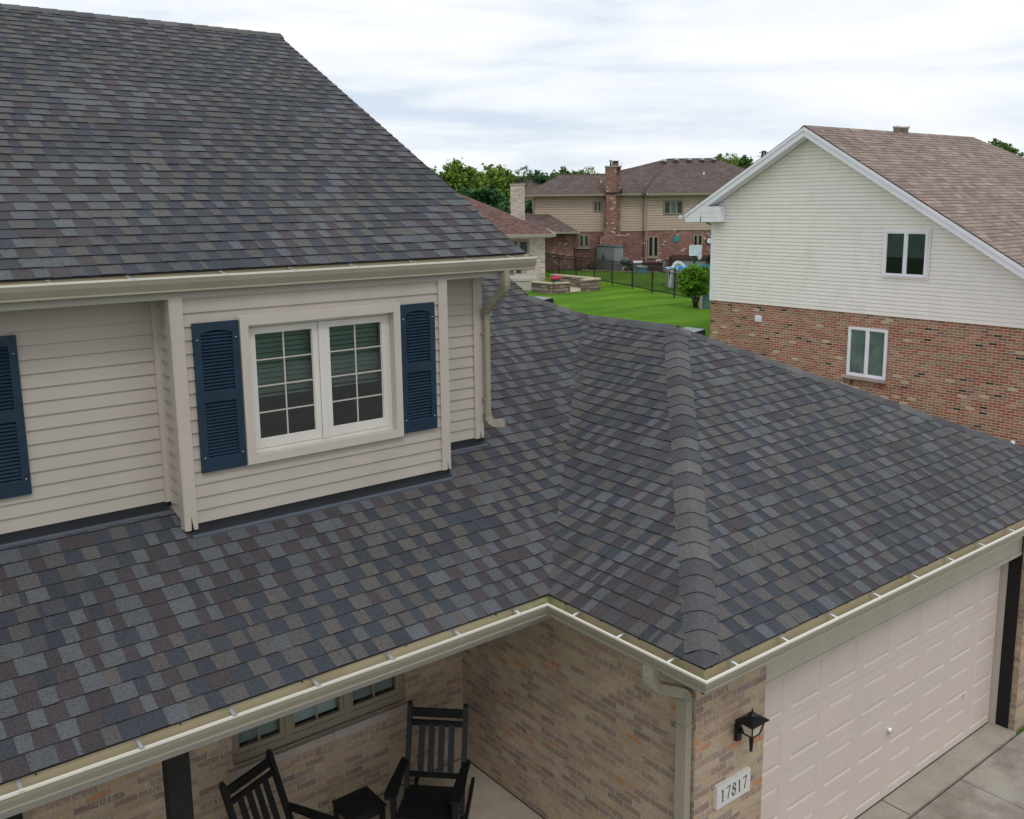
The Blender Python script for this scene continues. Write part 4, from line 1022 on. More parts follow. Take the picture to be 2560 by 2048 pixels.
# gable wall: convex polygon, u runs toward -Y
poly_ = [(0, 3.385), (11.2, 3.385), (yb0-YR, ZRD-.28), (0, zroof(yb0)-.28)]
lap(mb, (XN, yb0, 0), (0, -1, 0), poly_, .1016, 'cream', 3.385, out=(-1, 0, 0), proj=.026, dutch=True)
mb.build('gable_siding', nb)
mb = MB(); mb.box(XN-.028, XN-.001, yb0-.10, yb0+.02, 3.372, 6.1, 'white'); mb.box(XN-.027, XN+.08, yb0+.0205, yb0+.035, 3.372, 6.1, 'white'); mb.build('corner_post', nb)
mb = MB()
mb.poly([(XN, yb0, -.5), (XN, yb0-16, -.5), (XN, yb0-16, 3.383), (XN, yb0, 3.383)], 'red_brick')
mb.poly([(XN+14, yb0, -.5), (XN, yb0, -.5), (XN, yb0, 3.383), (XN+14, yb0, 3.383)], 'red_brick')
mb.build('brick_wall', nb)
mb = MB(); mb.poly([(XN+14, yb0, 3.384), (XN, yb0, 3.384), (XN, yb0, 6.15), (XN+14, yb0, 6.15)], 'cream'); mb.build('rear_siding', nb)
# roof: front slope, rear slope; gable overhang .40; hip at the far end
XE = XN-.40; XH = 26.7
mb = MB()
L0 = 15.0; cFn = math.hypot(1, SFn)
shingles(mb, (XE, YR-9.0, ZRD-9.0*SFn), (1, 0, 0), (0, 1, SFn), [[(0, 0), (18, 0), (XH-XE, 9.0*cFn), (0, 9.0*cFn)]], .155, PALB, 91, 'brown_shingle', wr=(.2, .5), th=(.008, .010))
mb.poly([(XE, YR, ZRD), (XH, YR, ZRD), (XE+18, yb0+.75, zroof(yb0+.75)), (XE, yb0+.75, zroof(yb0+.75))], 'brown_shingle', (.19, .14, .12))
mb.poly([(XH, YR, ZRD), (XE+18, YR-9, ZRD-9*SFn), (XE+18, yb0+.75, zroof(yb0+.75))], 'brown_shingle', (.19, .14, .12))
mb.build('roof', nb)
mb = MB(); caps(mb, (XH, YR, ZRD+.004), (XE, YR, ZRD+.004), PALB, 7, (0, -1, -SFn), (0, 1, -SB), width=.14, mat='brown_shingle', ex=.30)
caps(mb, (XE+18, YR-9, ZRD-9*SFn), (XH, YR, ZRD+.004), PALB, 8, (-.5, -.5, -.45), (.6, .3, -.45), width=.14, mat='brown_shingle', ex=.30); mb.build('ridge_cap', nb)
# rake boards (fascia with an upper trim strip) and soffit
mb = MB()
def slab(m_, x0, x1, ya, yb_, za, zb, dz0, dz1, mat):
    a = [(x0, ya, za+dz0), (x0, yb_, zb+dz0), (x0, yb_, zb+dz1), (x0, ya, za+dz1)]; b = [(x1, p[1], p[2]) for p in a]
    m_.poly(a[::-1], mat); m_.poly(b, mat)
    for i in range(4): m_.poly([a[i-1], a[i], b[i], b[i-1]], mat)
ybe = yb0+.74; yfe = YR-9.0
for ya, yb_ in ((ybe, YR), (yfe, YR)):
    slab(mb, XE-.0, XE+.03, ya, yb_, zroof(ya), ZRD, -.27, -.12, 'white'); slab(mb, XE-.022, XE+.03, ya, yb_, zroof(ya), ZRD, -.118, -.028, 'white')
mb.build('rake_board', nb)
mb = MB()
for ya, yb_ in ((yb0+.13, YR), (yfe, YR)):
    za, zb = zroof(ya)-.265, ZRD-.265
    mb.poly([(XE+.03, ya, za), (XN+.02, ya, za), (XN+.02, yb_, zb), (XE+.03, yb_, zb)], 'white')
    n = int(abs(yb_-ya)/.3)
    for i in range(n):
        y = ya+(yb_-ya)*i/n; z = za+(zb-za)*i/n; mb.poly([(XE+.03, y, z-.003), (XN-.02, y, z-.003), (XN-.02, y+.012, z-.003), (XE+.03, y+.012, z-.003)], 'fascia')
mb.build('soffit', nb)
mb = MB()   # boxed eave return
zb_ = zroof(ybe)-.27
mb.box(XE+.001, XN-.03, yb0-.49, yb0+.12, zb_+.02, zb_+.47, 'white'); 
for z in (zb_+.15, zb_+.28): mb.box(XE-.002, XE+.001, yb0-.49, yb0+.10, z, z+.006, 'fascia')
mb.poly([(XE+.002, yb0+.17, zb_+.01), (XE+.002, ybe, zb_+.0), (XE+.002, ybe, zb_+.02), (XE+.002, yb0+.12, zb_+.36)], 'white')
mb.box(XE+.03, XE+18, yb0+.12, ybe, zb_, zb_+.02, 'white'); mb.box(XE+.03, XE+18, ybe-.02, ybe, zb_+.02, zb_+.16, 'white'); mb.build('eave_return', nb)
mb = MB(); mb.sweep([(XE-.03, ybe+.12, zroof(ybe)-.06), (XE+18, ybe+.12, zroof(ybe)-.06)], [(a, b) for a, b in [(-.0, 0), (-.11, 0), (-.11, -.1), (-.04, -.1)]], 'white'); mb.build('gutter', nb)
mb = MB(); mb.tube([(XN+.05, yb0+.65, 5.86), (XN+.05, yb0+.25, 5.70), (XN+.05, yb0+.08, 5.64)], .028, 'fascia', 6); mb.build('downspout', nb)
ntf = lambda u, d, z: (XN-d, yb0-u, z)
window(nb, ntf, yb0-7.454, yb0-6.292, 4.415, 5.566, 2, 'white', .05, ['screen', 'screen'], None, 4.90, .030, 'cream')
window(nb, ntf, yb0-8.352, yb0-7.236, 1.715, 3.020, 2, 'white', .05, ['curtain', 'curtain'], .085, None, .002, None)
mb = MB(ntf)     # rowlock under the sill
x = yb0-8.45
while x < yb0-7.22: mb.poly([(x, .012, 1.47), (x+.055, .012, 1.47), (x+.055, .016, 1.612), (x, .016, 1.612)], 'red_brick', uv=[(x*9, .004), (x*9, .06), (x*9+.19, .06), (x*9+.19, .004)]); x += .069
mb.build('rowlock_course', nb)
mb = MB(ntf); mb.box(yb0-11.39, yb0-11.18, 0, .06, 2.88, 3.06, 'white')
for i in range(3): mb.box(yb0-11.375, yb0-11.195, .0605, .075, 2.90+i*.05, 2.93+i*.05, 'white')
mb.build('dryer_vent', nb)
for (x, r_) in ((22.0, .09), (22.42, .13)):
    mb = MB(); mb.lathe((x, YR, ZRD-.1), [(r_, 0), (r_, .22), (r_*1.25, .22), (r_*1.25, .27), (.01, .28)], 'trim', 10); mb.build('vent_pipe', nb)
mb = MB(); mb.tube([(XN-.10, 3.9, .0), (XN-.10, 3.9, .74)], .05, 'white', 8); mb.build('white_pipe', nb)

# ================================================================== BRICK AND TAN HOUSE at the back
bh = thing('brick_and_tan_house', 'large house at the back with mottled brick below tan siding and a tall brick chimney', 'house', Y(1.59, 62, GZ), -.67026)
def PY(name, fn, parent=None, tf=Y):
    m_ = MB(tf); fn(m_); return m_.build(name, parent or bh)
def quad(m_, u0, u1, z0, z1, t, mat): m_.poly([(u0, t, z0), (u1, t, z0), (u1, t, z1), (u0, t, z1)], mat)
mb = MB(Y); quad(mb, 1.59, 20, 2.0, 4.50, 62.0, 'old_brick'); mb.poly([(1.59, 75, 2), (1.59, 62, 2), (1.59, 62, 4.5), (1.59, 75, 4.5)], 'old_brick'); mb.build('brick_wall', bh)
mb = MB()
O_ = Vector(Y(0, 62, 0)); U_ = Vector((.78366, -.62119, 0)); Nn = Vector((-.62119, -.78366, 0))
lap(mb, O_, U_, [(1.59, 4.50), (8.72, 4.50), (8.72, 6.80), (1.59, 6.80)], .16, 'tan_siding', 4.5, out=Nn, proj=.05, dutch=True)
lap(mb, O_+Nn*.25, U_, [(8.655, 4.54), (20, 4.54), (20, 6.80), (8.655, 6.80)], .16, 'tan_siding', 4.54, out=Nn, proj=.05, dutch=True)
mb.build('siding', bh)
mb = MB(Y); mb.poly([(1.59, 75, 4.5), (1.59, 62, 4.5), (1.59, 62, 6.8), (1.59, 75, 6.8)], 'tan_siding'); quad(mb, 8.66, 20, 2.0, 4.53, 61.75, 'old_brick'); mb.poly([(8.66, 62, 2), (8.66, 61.75, 2), (8.66, 61.75, 6.8), (8.66, 62, 6.8)], 'old_brick')
mb.box(1.55, 1.66, 61.96, 62.0, 4.5, 6.8, 'bronze_trim'); mb.build('brick_bay', bh)
# roofs
sl = .42; mb = MB(Y)
rl, ra = 64.6, 67.1; ze_ = 6.90
zr1, zr2 = ze_+(rl-61.5)*sl, ze_+(ra-61.5)*sl
mb.poly([(.85, 61.5, ze_), (9.3, 61.5, ze_), (9.3, rl, zr1), (3.35, rl, zr1)], 'far_shingle_brown')
mb.poly([(.85, 61.5, ze_), (3.35, rl, zr1), (.85, 67.7, ze_)], 'far_shingle_brown'); mb.poly([(3.35, rl, zr1), (9.3, rl, zr1), (9.3, 67.7, ze_), (.85, 67.7, ze_)], 'far_shingle_brown')
mb.poly([(8.45, 61.25, ze_-.02), (19.5, 61.25, ze_-.02), (14.2, ra, zr2), (11.0, ra, zr2)], 'far_shingle_brown')
mb.poly([(8.45, 61.25, ze_-.02), (11.0, ra, zr2), (8.45, 72.9, ze_-.02), (5.4, 67, ze_)], 'far_shingle_brown'); 
mb.poly([(11.0, ra, zr2), (6.3, rl, zr1+.03), (8.6, 61.6, ze_)], 'far_shingle_brown')
mb.poly([(14.2, ra, zr2), (19.5, 61.25, ze_-.02), (19.5, 72.9, ze_-.02)], 'far_shingle_brown')
mb.build('roof', bh)
mb = MB(Y); mb.tube([(3.35, rl, zr1+.01), (7.4, rl, zr1+.01)], .05, 'far_shingle_brown', 5); mb.tube([(8.5, 61.3, ze_), (11.0, ra, zr2), (14.2, ra, zr2), (17, 64.1, 7.9)], .06, 'far_shingle_brown', 5); mb.tube([(6.6, rl, zr1+.01), (11, ra, zr2)], .05, 'far_shingle_brown', 5); mb.build('ridge_cap', bh)
mb = MB(Y); mb.box(.80, 8.75, 61.38, 61.5, 6.77, 6.90, 'bronze_trim'); mb.box(8.76, 19.5, 61.12, 61.25, 6.75, 6.89, 'bronze_trim'); mb.box(.85, 19.4, 61.501, 62.0, 6.76, 6.78, 'bronze_trim'); mb.build('gutter', bh)
mb = MB(Y); mb.bar((9.08, 61.2, 6.80), (8.80, 61.66, 6.62), .07, .07, 'gutter'); mb.bar((8.80, 61.68, 6.66), (8.80, 61.68, 2.3), .08, .07, 'gutter'); mb.bar((1.25, 61.45, 6.78), (1.52, 61.92, 6.55), .06, .06, 'gutter'); mb.bar((1.52, 61.92, 6.6), (1.52, 61.92, 4.3), .07, .06, 'gutter'); mb.build('downspout', bh)
mb = MB(Y)
mb.box(6.14, 6.78, 61.25, 62.05, 4.2, 8.56, 'old_brick'); mb.box(6.7801, 7.10, 61.62, 62.05, 2.1, 8.56, 'old_brick'); mb.box(6.10, 7.13, 61.20, 62.10, 8.5605, 8.64, 'stone_sill')
mb.box(5.75, 7.22, 61.2, 61.999, 2.1, 4.199, 'old_brick'); mb.box(6.73, 7.52, 61.15, 61.62, 4.2, 4.26, 'stone_sill')
mb.poly([(5.9, 61.249, 4.2), (6.14, 61.249, 4.2), (6.14, 61.249, 4.75)], 'old_brick')
ch_ = mb.build('chimney', bh)
mb = MB(Y); mb.box(6.55, 6.95, 61.5, 61.9, 8.64, 8.78, 'old_brick'); mb.box(6.57, 6.93, 61.52, 61.88, 8.781, 8.94, 'fence'); mb.box(6.50, 7.0, 61.45, 61.95, 8.941, 8.97, 'galv'); mb.build('chimney_cap', ch_)
mb = MB(Y); mb.tube([(6.45, 61.6, 8.64), (6.45, 61.6, 8.95)], .055, 'fence', 8); mb.tube([(6.45, 61.6, 8.95), (6.45, 61.6, 9.06)], .10, 'galv', 8); mb.build('flue_pipe', ch_)
mb = MB(Y); mb.bar((7.2, 61.9, 8.45), (7.2, 61.9, 8.85), .012, .012, 'galv'); mb.bar((6.95, 61.9, 8.82), (7.35, 61.9, 8.78), .012, .012, 'galv'); mb.bar((7.28, 61.8, 8.86), (7.1, 62, 8.70), .01, .01, 'galv'); mb.build('antenna', ch_)
mb = MB(Y); mb.box(6.04, 7.16, 61.17, 61.26, 6.905, 6.98, 'black_metal'); mb.box(7.101, 7.17, 61.26, 62.3, 6.93, 7.2, 'black_metal'); mb.build('flashing', ch_)
for u, w_ in ((11.45, .3), (12.35, .3), (13.22, .3), (14.02, .3), (10.6, .3)):
    mb = MB(Y); t0 = 66.5 if u > 11 else 66.3; z0 = ze_+(t0-61.3)*sl
    mb.poly([(u-.18, t0-.2, z0+.12), (u+.18, t0-.2, z0+.04), (u+.18, t0+.2, z0+.2), (u-.18, t0+.2, z0+.24)], 'resin'); mb.poly([(u-.18, t0-.2, z0-.09), (u+.18, t0-.2, z0-.09), (u+.18, t0-.2, z0+.04), (u-.18, t0-.2, z0+.12)], 'fence'); mb.build('roof_vent', bh)
for u, t, z in ((6.0, 63.2, 7.50), (12.95, 64.3, 7.98)):
    mb = MB(Y); mb.box(u-.05, u+.05, t, t+.1, z-.05, z+.30, 'galv'); mb.box(u-.12, u+.15, t-.12, t+.2, z-.06, z-.02, 'galv'); mb.build('vent_pipe', bh)
btf = lambda u, d, z: Y(u, 62-d, z); btf2 = lambda u, d, z: Y(u, 61.75-d, z)
window(bh, btf, 5.38, 5.92, 5.76, 6.46, 2, 'bronze_trim', .06, 'screen', None, None, .06)
window(bh, btf2, 9.88, 11.14, 5.55, 6.44, 3, 'bronze_trim', .06, ['screen', 'curtain', 'screen'], None, None, .06)
window(bh, btf, 4.42, 5.14, 3.45, 4.34, 2, 'bronze_trim', .08, 'screen', .08, None, .002)
window(bh, btf2, 8.90, 9.62, 2.80, 4.18, 2, 'bronze_trim', .07, 'room_dark', .05, None, .002)
window(bh, btf2, 11.82, 12.47, 3.22, 4.26, 2, 'bronze_trim', .07, 'room_dark', .05, None, .002)
# small hipped wing in front, left
mb = MB(Y); a = [(-1.6, 59.7, 4.58), (4.27, 59.7, 4.58), (2.37, 62.1, 5.72), (.4, 62.1, 5.72)]; mb.poly(a, 'far_shingle_brown'); mb.poly([(4.27, 59.7, 4.58), (4.27, 62.2, 4.58), (2.37, 62.1, 5.72)], 'far_shingle_brown')
mb.poly([(.4, 62.1, 5.72), (2.37, 62.1, 5.72), (2.37, 64.5, 4.9), (-1.6, 64.5, 4.58)], 'far_shingle_brown'); mb.build('wing_roof', bh)
mb = MB(Y); mb.box(-1.6, 4.27, 59.58, 59.7, 4.46, 4.58, 'gutter'); mb.box(4.271, 4.38, 59.58, 61.99, 4.46, 4.58, 'gutter'); mb.box(-1.6, 4.25, 59.701, 60.3, 4.46, 4.475, 'bronze_trim'); mb.build('wing_gutter', bh)
mb = MB(Y); quad(mb, -1.3, 3.99, 2.0, 4.47, 60.3, 'old_brick'); mb.poly([(3.99, 60.3, 2), (3.99, 62, 2), (3.99, 62, 4.47), (3.99, 60.3, 4.47)], 'old_brick'); mb.build('wing_wall', bh)
mb = MB(Y); mb.box(11.11, 11.20, 61.70, 61.745, 2.9, 3.05, 'resin'); mb.build('power_outlet', bh)
# things hung on that wall
sn = thing('sun_ornament', 'turquoise sun face ornament hanging on the mottled brick wall', 'wall ornament', Y(10.75, 61.7, 3.97), -.67026)
mb = MB(Y); mb.poly([(10.75+.155*math.cos(i*math.pi/9)*.85, 61.66, 3.97+.20*math.sin(i*math.pi/9)) for i in range(18)], 'turq'); mb.poly([(10.75+.07*math.cos(i*math.pi/6), 61.63, 3.97+.10*math.sin(i*math.pi/6)) for i in range(12)], 'turq')
for i in range(12):
    a = i*math.pi/6; mb.bar((10.75+.13*math.cos(a), 61.68, 3.97+.17*math.sin(a)), (10.75+.24*math.cos(a+.12), 61.68, 3.97+.29*math.sin(a+.12)), .045, .02, 'turq', upv=(0, 1, 0), w2=.01)
mb.build('sun_disc', sn)
ck = thing('wall_clock', 'round white wall clock with black rim on the mottled brick wall', 'clock', Y(12.88, 61.7, 3.84), -.67026)
for nm, r0, t_, mt in (('rim', .235, 61.67, 'black_metal'), ('dial', .175, 61.65, 'white')):
    mb = MB(Y); n = 24; c1 = [(12.88+r0*.86*math.cos(i*2*math.pi/n), t_, 3.84+r0*1.02*math.sin(i*2*math.pi/n)) for i in range(n)]; mb.poly(c1, mt)
    for i in range(n): p, q = c1[i], c1[i-1]; mb.poly([p, q, (q[0], 61.745, q[2]), (p[0], 61.745, p[2])], mt)
    mb.build(nm, ck)
mb = MB(Y); mb.bar((12.88, 61.64, 3.84), (12.88, 61.64, 3.96), .012, .006, 'black_metal', upv=(0, 1, 0)); mb.bar((12.88, 61.64, 3.84), (12.95, 61.64, 3.80), .012, .006, 'black_metal', upv=(0, 1, 0)); mb.build('hands', ck)

# ================================================================== PALE BRICK HOUSE, left of it
pb = thing('pale_brick_house', 'single storey pale brick house with reddish roof and railed deck', 'house', Y(1.8, 49.63, GZ), -.67026)
mb = MB(Y); quad(mb, .97, 1.80, 2.0, 4.62, 49.63, 'pale_brick'); quad(mb, -14, -1.1, 2, 4.62, 49.63, 'pale_brick'); quad(mb, -1.1, .97, 2, 3.66, 49.63, 'pale_brick'); quad(mb, -1.1, .97, 4.5, 4.62, 49.63, 'pale_brick'); mb.poly([(1.8, 49.63, 2), (1.8, 58.5, 2), (1.8, 58.5, 4.62), (1.8, 49.63, 4.62)], 'pale_brick'); mb.build('brick_wall', pb)
mb = MB(Y)
e0, e1 = 48.9, 60.5; zr = 4.80+(54.7-48.9)*.42; ur = -3.6
mb.poly([(-14, e0, 4.80), (2.22, e0, 4.80), (ur, 54.7, zr), (-14, 54.7, zr)], 'far_shingle_red'); mb.poly([(2.22, e0, 4.80), (2.22, e1, 4.80), (ur, 54.7, zr)], 'far_shingle_red'); mb.poly([(ur, 54.7, zr), (2.22, e1, 4.8), (-14, e1, 4.8), (-14, 54.7, zr)], 'far_shingle_red'); mb.build('roof', pb)
mb = MB(Y); mb.box(-14, 2.27, e0-.12, e0, 4.66, 4.80, 'gutter'); mb.box(-14, 2.2, e0+.001, 49.63, 4.62, 4.66, 'white'); mb.box(2.221, 2.34, e0-.12, e1, 4.66, 4.80, 'gutter'); mb.build('gutter', pb)
ptf = lambda u, d, z: Y(u, 49.63-d, z)
window(pb, ptf, -1.08, .96, 3.68, 4.48, 4, 'bronze_trim', .07, 'screen', None, None, -.03)
mb = MB(Y); mb.box(.02, .82, 53.6, 54.3, 4.6, 7.36, 'pale_brick'); mb.box(-.02, .86, 53.56, 54.34, 7.3605, 7.44, 'stone_sill'); pc = mb.build('chimney', pb)
mb = MB(Y); mb.box(.26, .60, 53.8, 54.1, 7.44, 7.62, 'brown_resin'); mb.box(.20, .66, 53.75, 54.15, 7.621, 7.66, 'fence'); mb.build('chimney_cap', pc)
# deck with railing and skirting
dk = thing('wooden_deck', 'pale painted deck with picket railing beside the pale brick house', 'deck', Y(.3, 46.5, GZ), -.67026)
mb = MB(Y); mb.box(-6, 1.36, 46.1, 49.6, 2.62, 2.74, 'trim'); mb.build('deck_floor', dk)
mb = MB(Y); mb.box(-6, 1.30, 46.14, 46.17, 2.15, 2.62, 'trim'); mb.box(1.26, 1.30, 46.17, 49.4, 2.15, 2.62, 'trim')
for i in range(48): mb.box(1.26-i*.15, 1.275-i*.15, 46.134, 46.139, 2.15, 2.62, 'bronze_trim')
mb.build('skirting', dk)
for u in (1.26, -.62, -2.5, -4.4):
    mb = MB(Y); mb.box(u, u+.10, 46.12, 46.22, 2.74, 3.58, 'trim'); mb.box(u-.03, u+.13, 46.09, 46.25, 3.58, 3.62, 'white'); mb.build('railing_post', dk)
mb = MB(Y); mb.box(-6, 1.26, 46.15, 46.19, 3.42, 3.48, 'trim'); mb.box(-6, 1.26, 46.15, 46.19, 2.86, 2.91, 'trim')
for i in range(52): mb.box(1.18-i*.135, 1.21-i*.135, 46.155, 46.185, 2.91, 3.42, 'trim')
mb.build('railing', dk)

# ================================================================== HOUSE FAR BEHIND THE TREES
fh = thing('distant_house', 'distant house whose brown roof shows between the trees', 'house', Y(0, 96, GZ), -.67026)
mb = MB(Y); mb.poly([(-5.2, 92, 7.2), (2.2, 92, 7.2), (1.5, 97, 9.05), (-1.5, 97, 9.05)], 'far_shingle_brown'); mb.poly([(2.2, 92, 7.2), (4.2, 95, 8.2), (4.2, 97, 9.05), (1.5, 97, 9.05)], 'far_shingle_brown'); mb.poly([(-5.2, 92, 7.2), (-1.5, 97, 9.05), (-5.2, 102, 7.2)], 'far_shingle_brown'); mb.poly([(-1.5, 97, 9.05), (4.2, 97, 9.05), (4.2, 102, 7.2), (-5.2, 102, 7.2)], 'far_shingle_brown'); mb.build('roof', fh)
mb = MB(Y); mb.box(-4.8, 3.8, 92.6, 101, 2, 7.15, 'pale_brick'); mb.build('wall', fh)
mb = MB(Y); mb.box(1.1, 1.5, 93.6, 94.0, 8.1, 8.25, 'white'); mb.build('skylight', fh)
mb = MB(Y); mb.box(-4.3, -3.55, 90, 90.7, 2.2, 8.45, 'pale_brick'); mb.box(-4.4, -3.45, 89.9, 90.8, 8.451, 8.6, 'stone_sill'); mb.box(-4.1, -3.75, 90.2, 90.5, 8.61, 8.8, 'fence')
tag(mb.build('brick_chimney'), 'pale brick chimney with light cap rising among the treetops', 'chimney')
mb = MB(Y)    # radio tower
for du in (-2.0, 2.0):
    for dt in (-2.0, 2.0): mb.bar((78.9+du, 300+dt, GZ), (78.9+du*.18, 300+dt*.18, 21.6), .35, .35, 'fence')
for z in (4, 7, 10, 13, 15.5, 17.6, 19.4):
    k = 1-(z-GZ)/19.4*.82; w = 2*k; mb.bar((78.9-w, 300-w, z), (78.9+w, 300-w, z+1.4), .15, .15, 'fence'); mb.bar((78.9+w, 300-w, z), (78.9-w, 300-w, z+1.4), .15, .15, 'fence')
for z, w in ((21.1, 1.5), (19.9, 1.8), (18.5, 1.4)): mb.box(78.9-w, 78.9+w, 299.2, 300.8, z, z+.10, 'resin_dark')
mb.bar((78.9, 300, 21.2), (78.9, 300, 22.5), .12, .12, 'galv')
tag(mb.build('radio_tower'), 'thin lattice tower with platforms far beyond the roofs', 'tower')

# ================================================================== YARD
fence = thing('yard_fence', 'low bronze metal picket fence crossing the green lawn', 'fence', Y(2.8, 55.1, GZ))
line = [(2.07, 57.0), (2.80, 55.13), (3.65, 52.88), (4.49, 51.0), (5.22, 48.75), (5.97, 46.5), (6.60, 44.1), (7.26, 41.95), (7.82, 40.1), (8.5, 37.9), (9.1, 35.9)]
for i, (u, t) in enumerate(line):
    m_ = MB(Y); m_.box(u-.028, u+.028, t-.028, t+.028, GZ-.08, GZ+1.26, 'fence'); m_.build('fence_post', fence)
def panel(a, b, z0=GZ, h=1.2, st=.11, par=None):
    m_ = MB(Y); L = math.hypot(b[0]-a[0], b[1]-a[1]); n = int(L/st)
    for z in (z0+h-.02, z0+h-.20, z0+.10): m_.bar((a[0], a[1], z), (b[0], b[1], z), .03, .035, 'fence')
    for k in range(1, n):
        f = k/n; u, t = a[0]+(b[0]-a[0])*f, a[1]+(b[1]-a[1])*f; m_.bar((u, t, z0+.04), (u, t, z0+h), .022, .022, 'fence')
    m_.build('fence_panel', par or fence)
for a, b in zip(line[:-1], line[1:]): panel(a, b)
f2 = thing('garden_bed_fence', 'dark metal picket fence in front of the mottled brick wall, left of the shed', 'fence', Y(2.5, 61.2, GZ), 0)
l2 = [(1.2, 61.25), (2.55, 61.24), (4.1, 60.9), (5.45, 60.7)]
for (u, t) in l2: m_ = MB(Y); m_.box(u-.04, u+.04, t-.04, t+.04, GZ-.1, GZ+1.32, 'fence'); m_.build('fence_post', f2)
for a, b in zip(l2[:-1], l2[1:]): panel(a, b, par=f2, h=1.25, st=.12)
# mulch bed (part of the ground)
mb = MB(Y); mb.poly([(1.0, 60.4, GZ-.045), (4.5, 59.6, GZ-.045), (7.3, 57.6, GZ-.045), (9.6, 56.8, GZ-.045), (10.2, 61.6, GZ-.045), (8.6, 61.9, GZ-.045), (1.0, 61.9, GZ-.045)], 'mulch'); tag(mb.build('garden_bed'), kind='structure')
mb = MB(Y); mb.bar((4.5, 59.55, GZ-.01), (7.3, 57.55, GZ-.01), .06, .05, 'paver'); mb.bar((7.3, 57.55, GZ-.01), (9.6, 56.75, GZ-.01), .06, .05, 'paver'); tag(mb.build('bed_edging'), 'pale edging strip along the front of the mulch bed', 'edging')
# garden shed
sh = thing('garden_shed', 'grey resin storage shed with dark lid standing against the mottled brick wall', 'shed', Y(6.3, 60, GZ), -.67026)
A_, B_, C_, D_ = (5.47, 60.76), (6.45, 58.95), (7.06, 59.55), (6.1, 61.1)
def ribwall(m_, a, b, z0, z1, n, mat):
    for k in range(n):
        f0, f1 = k/n, (k+1)/n; g0 = (f0*.12+f1*.88); P = lambda f, o: (a[0]+(b[0]-a[0])*f+o*(b[1]-a[1])*.0, a[1]+(b[1]-a[1])*f-o)
        p, q, r_ = P(f0, .02), P(g0, .02), P(f1, 0)
        m_.poly([(p[0], p[1], z0), (q[0], q[1], z0), (q[0], q[1], z1), (p[0], p[1], z1)], mat); m_.poly([(q[0], q[1], z0), (r_[0], r_[1], z0), (r_[0], r_[1], z1), (q[0], q[1], z1)], 'resin_dark')
m_ = MB(Y); ribwall(m_, B_, C_, GZ-.05, 3.62, 6, 'resin'); ribwall(m_, C_, D_, GZ-.05, 3.62, 6, 'resin'); ribwall(m_, D_, A_, GZ-.05, 3.62, 4, 'resin'); m_.build('shed_wall', sh)
m_ = MB(Y); ribwall(m_, A_, B_, GZ-.05, 3.58, 9, 'resin'); dr = m_.build('double_door', sh)
m_ = MB(Y); mid = ((A_[0]+B_[0])/2-.12, (A_[1]+B_[1])/2+.16)
for o in (-.05, .05): m_.bar((mid[0]+o, mid[1]-.06-o*1.8, 2.78), (mid[0]+o, mid[1]-.06-o*1.8, 3.02), .05, .05, 'black_metal')
m_.bar((mid[0], mid[1]-.06, 3.08), (mid[0], mid[1]-.06, 3.14), .06, .06, 'black_metal'); m_.build('handle', dr)
m_ = MB(Y); cc_ = (6.27, 60.05); ex_ = lambda p, k: (cc_[0]+(p[0]-cc_[0])*k, cc_[1]+(p[1]-cc_[1])*k)
q0 = [ex_(p, 1.07) for p in (A_, B_, C_, D_)]; q1 = [ex_(p, .9) for p in (A_, B_, C_, D_)]
for i in range(4):
    j = (i+1) % 4; m_.poly([(*q0[i], 3.60), (*q0[j], 3.60), (*q0[j], 3.65), (*q0[i], 3.65)], 'resin_dark'); m_.poly([(*q0[i], 3.65), (*q0[j], 3.65), (*q1[j], 3.71), (*q1[i], 3.71)], 'resin_dark')
m_.poly([(*p, 3.71) for p in q1], 'resin_dark'); m_.build('shed_roof', sh)
# kettle grill
gr = thing('kettle_grill', 'green domed kettle grill standing right of the grey shed', 'grill', Y(7.02, 58.5, GZ), -.67026)
m_ = MB(Y); m_.lathe((7.02, 58.5, 0), [(.02, 2.50), (.18, 2.56), (.27, 2.66), (.28, 2.72)], 'black_metal', 14); m_.build('bowl', gr)
m_ = MB(Y); m_.lathe((7.02, 58.5, 0), [(.285, 2.722), (.26, 2.82), (.16, 2.90), (.02, 2.93)], 'green_grill', 14); m_.build('lid', gr)
for a in (0, 2.1, 4.2): m_ = MB(Y); m_.bar((7.02+.1*math.cos(a), 58.5+.1*math.sin(a), 2.55), (7.02+.28*math.cos(a), 58.5+.28*math.sin(a), GZ), .025, .025, 'galv'); m_.build('leg', gr)
m_ = MB(Y); m_.lathe((7.02, 58.5, 0), [(.08, 2.34), (.09, 2.50)], 'white', 10); m_.build('ash_pot', gr)
bc = thing('covered_grill', 'low black covered grill between the green kettle grill and pale hose box', 'grill', Y(7.4, 58.6, GZ), -.67026)
m_ = MB(Y); m_.lathe((7.42, 58.7, 0), [(.24, 2.24), (.25, 2.6), (.20, 2.74), (.02, 2.80)], 'black_metal', 10); m_.build('cover', bc)
wb = thing('storage_bin', 'white lidded grey storage bin behind the blue cooler', 'bin', Y(7.85, 58.7, GZ), -.67026)
m_ = MB(Y); m_.box(7.58, 8.12, 58.5, 58.95, GZ-.04, 2.66, 'resin'); m_.build('tub', wb); m_ = MB(Y); m_.box(7.55, 8.15, 58.46, 58.99, 2.661, 2.76, 'white'); m_.build('lid', wb)
cl = thing('blue_cooler', 'blue cooler with white lid on the lawn edge', 'cooler', Y(7.9, 57.1, GZ), -.67026)
m_ = MB(Y); m_.box(7.64, 8.20, 56.95, 57.3, GZ-.06, 2.50, 'cooler_blue'); m_.build('body', cl); m_ = MB(Y); m_.box(7.62, 8.22, 56.93, 57.32, 2.501, 2.58, 'white'); m_.build('lid', cl)
db = thing('deck_box', 'dark brown resin deck box beside the blue cooler', 'deck box', Y(8.7, 58.2, GZ), -.67026)
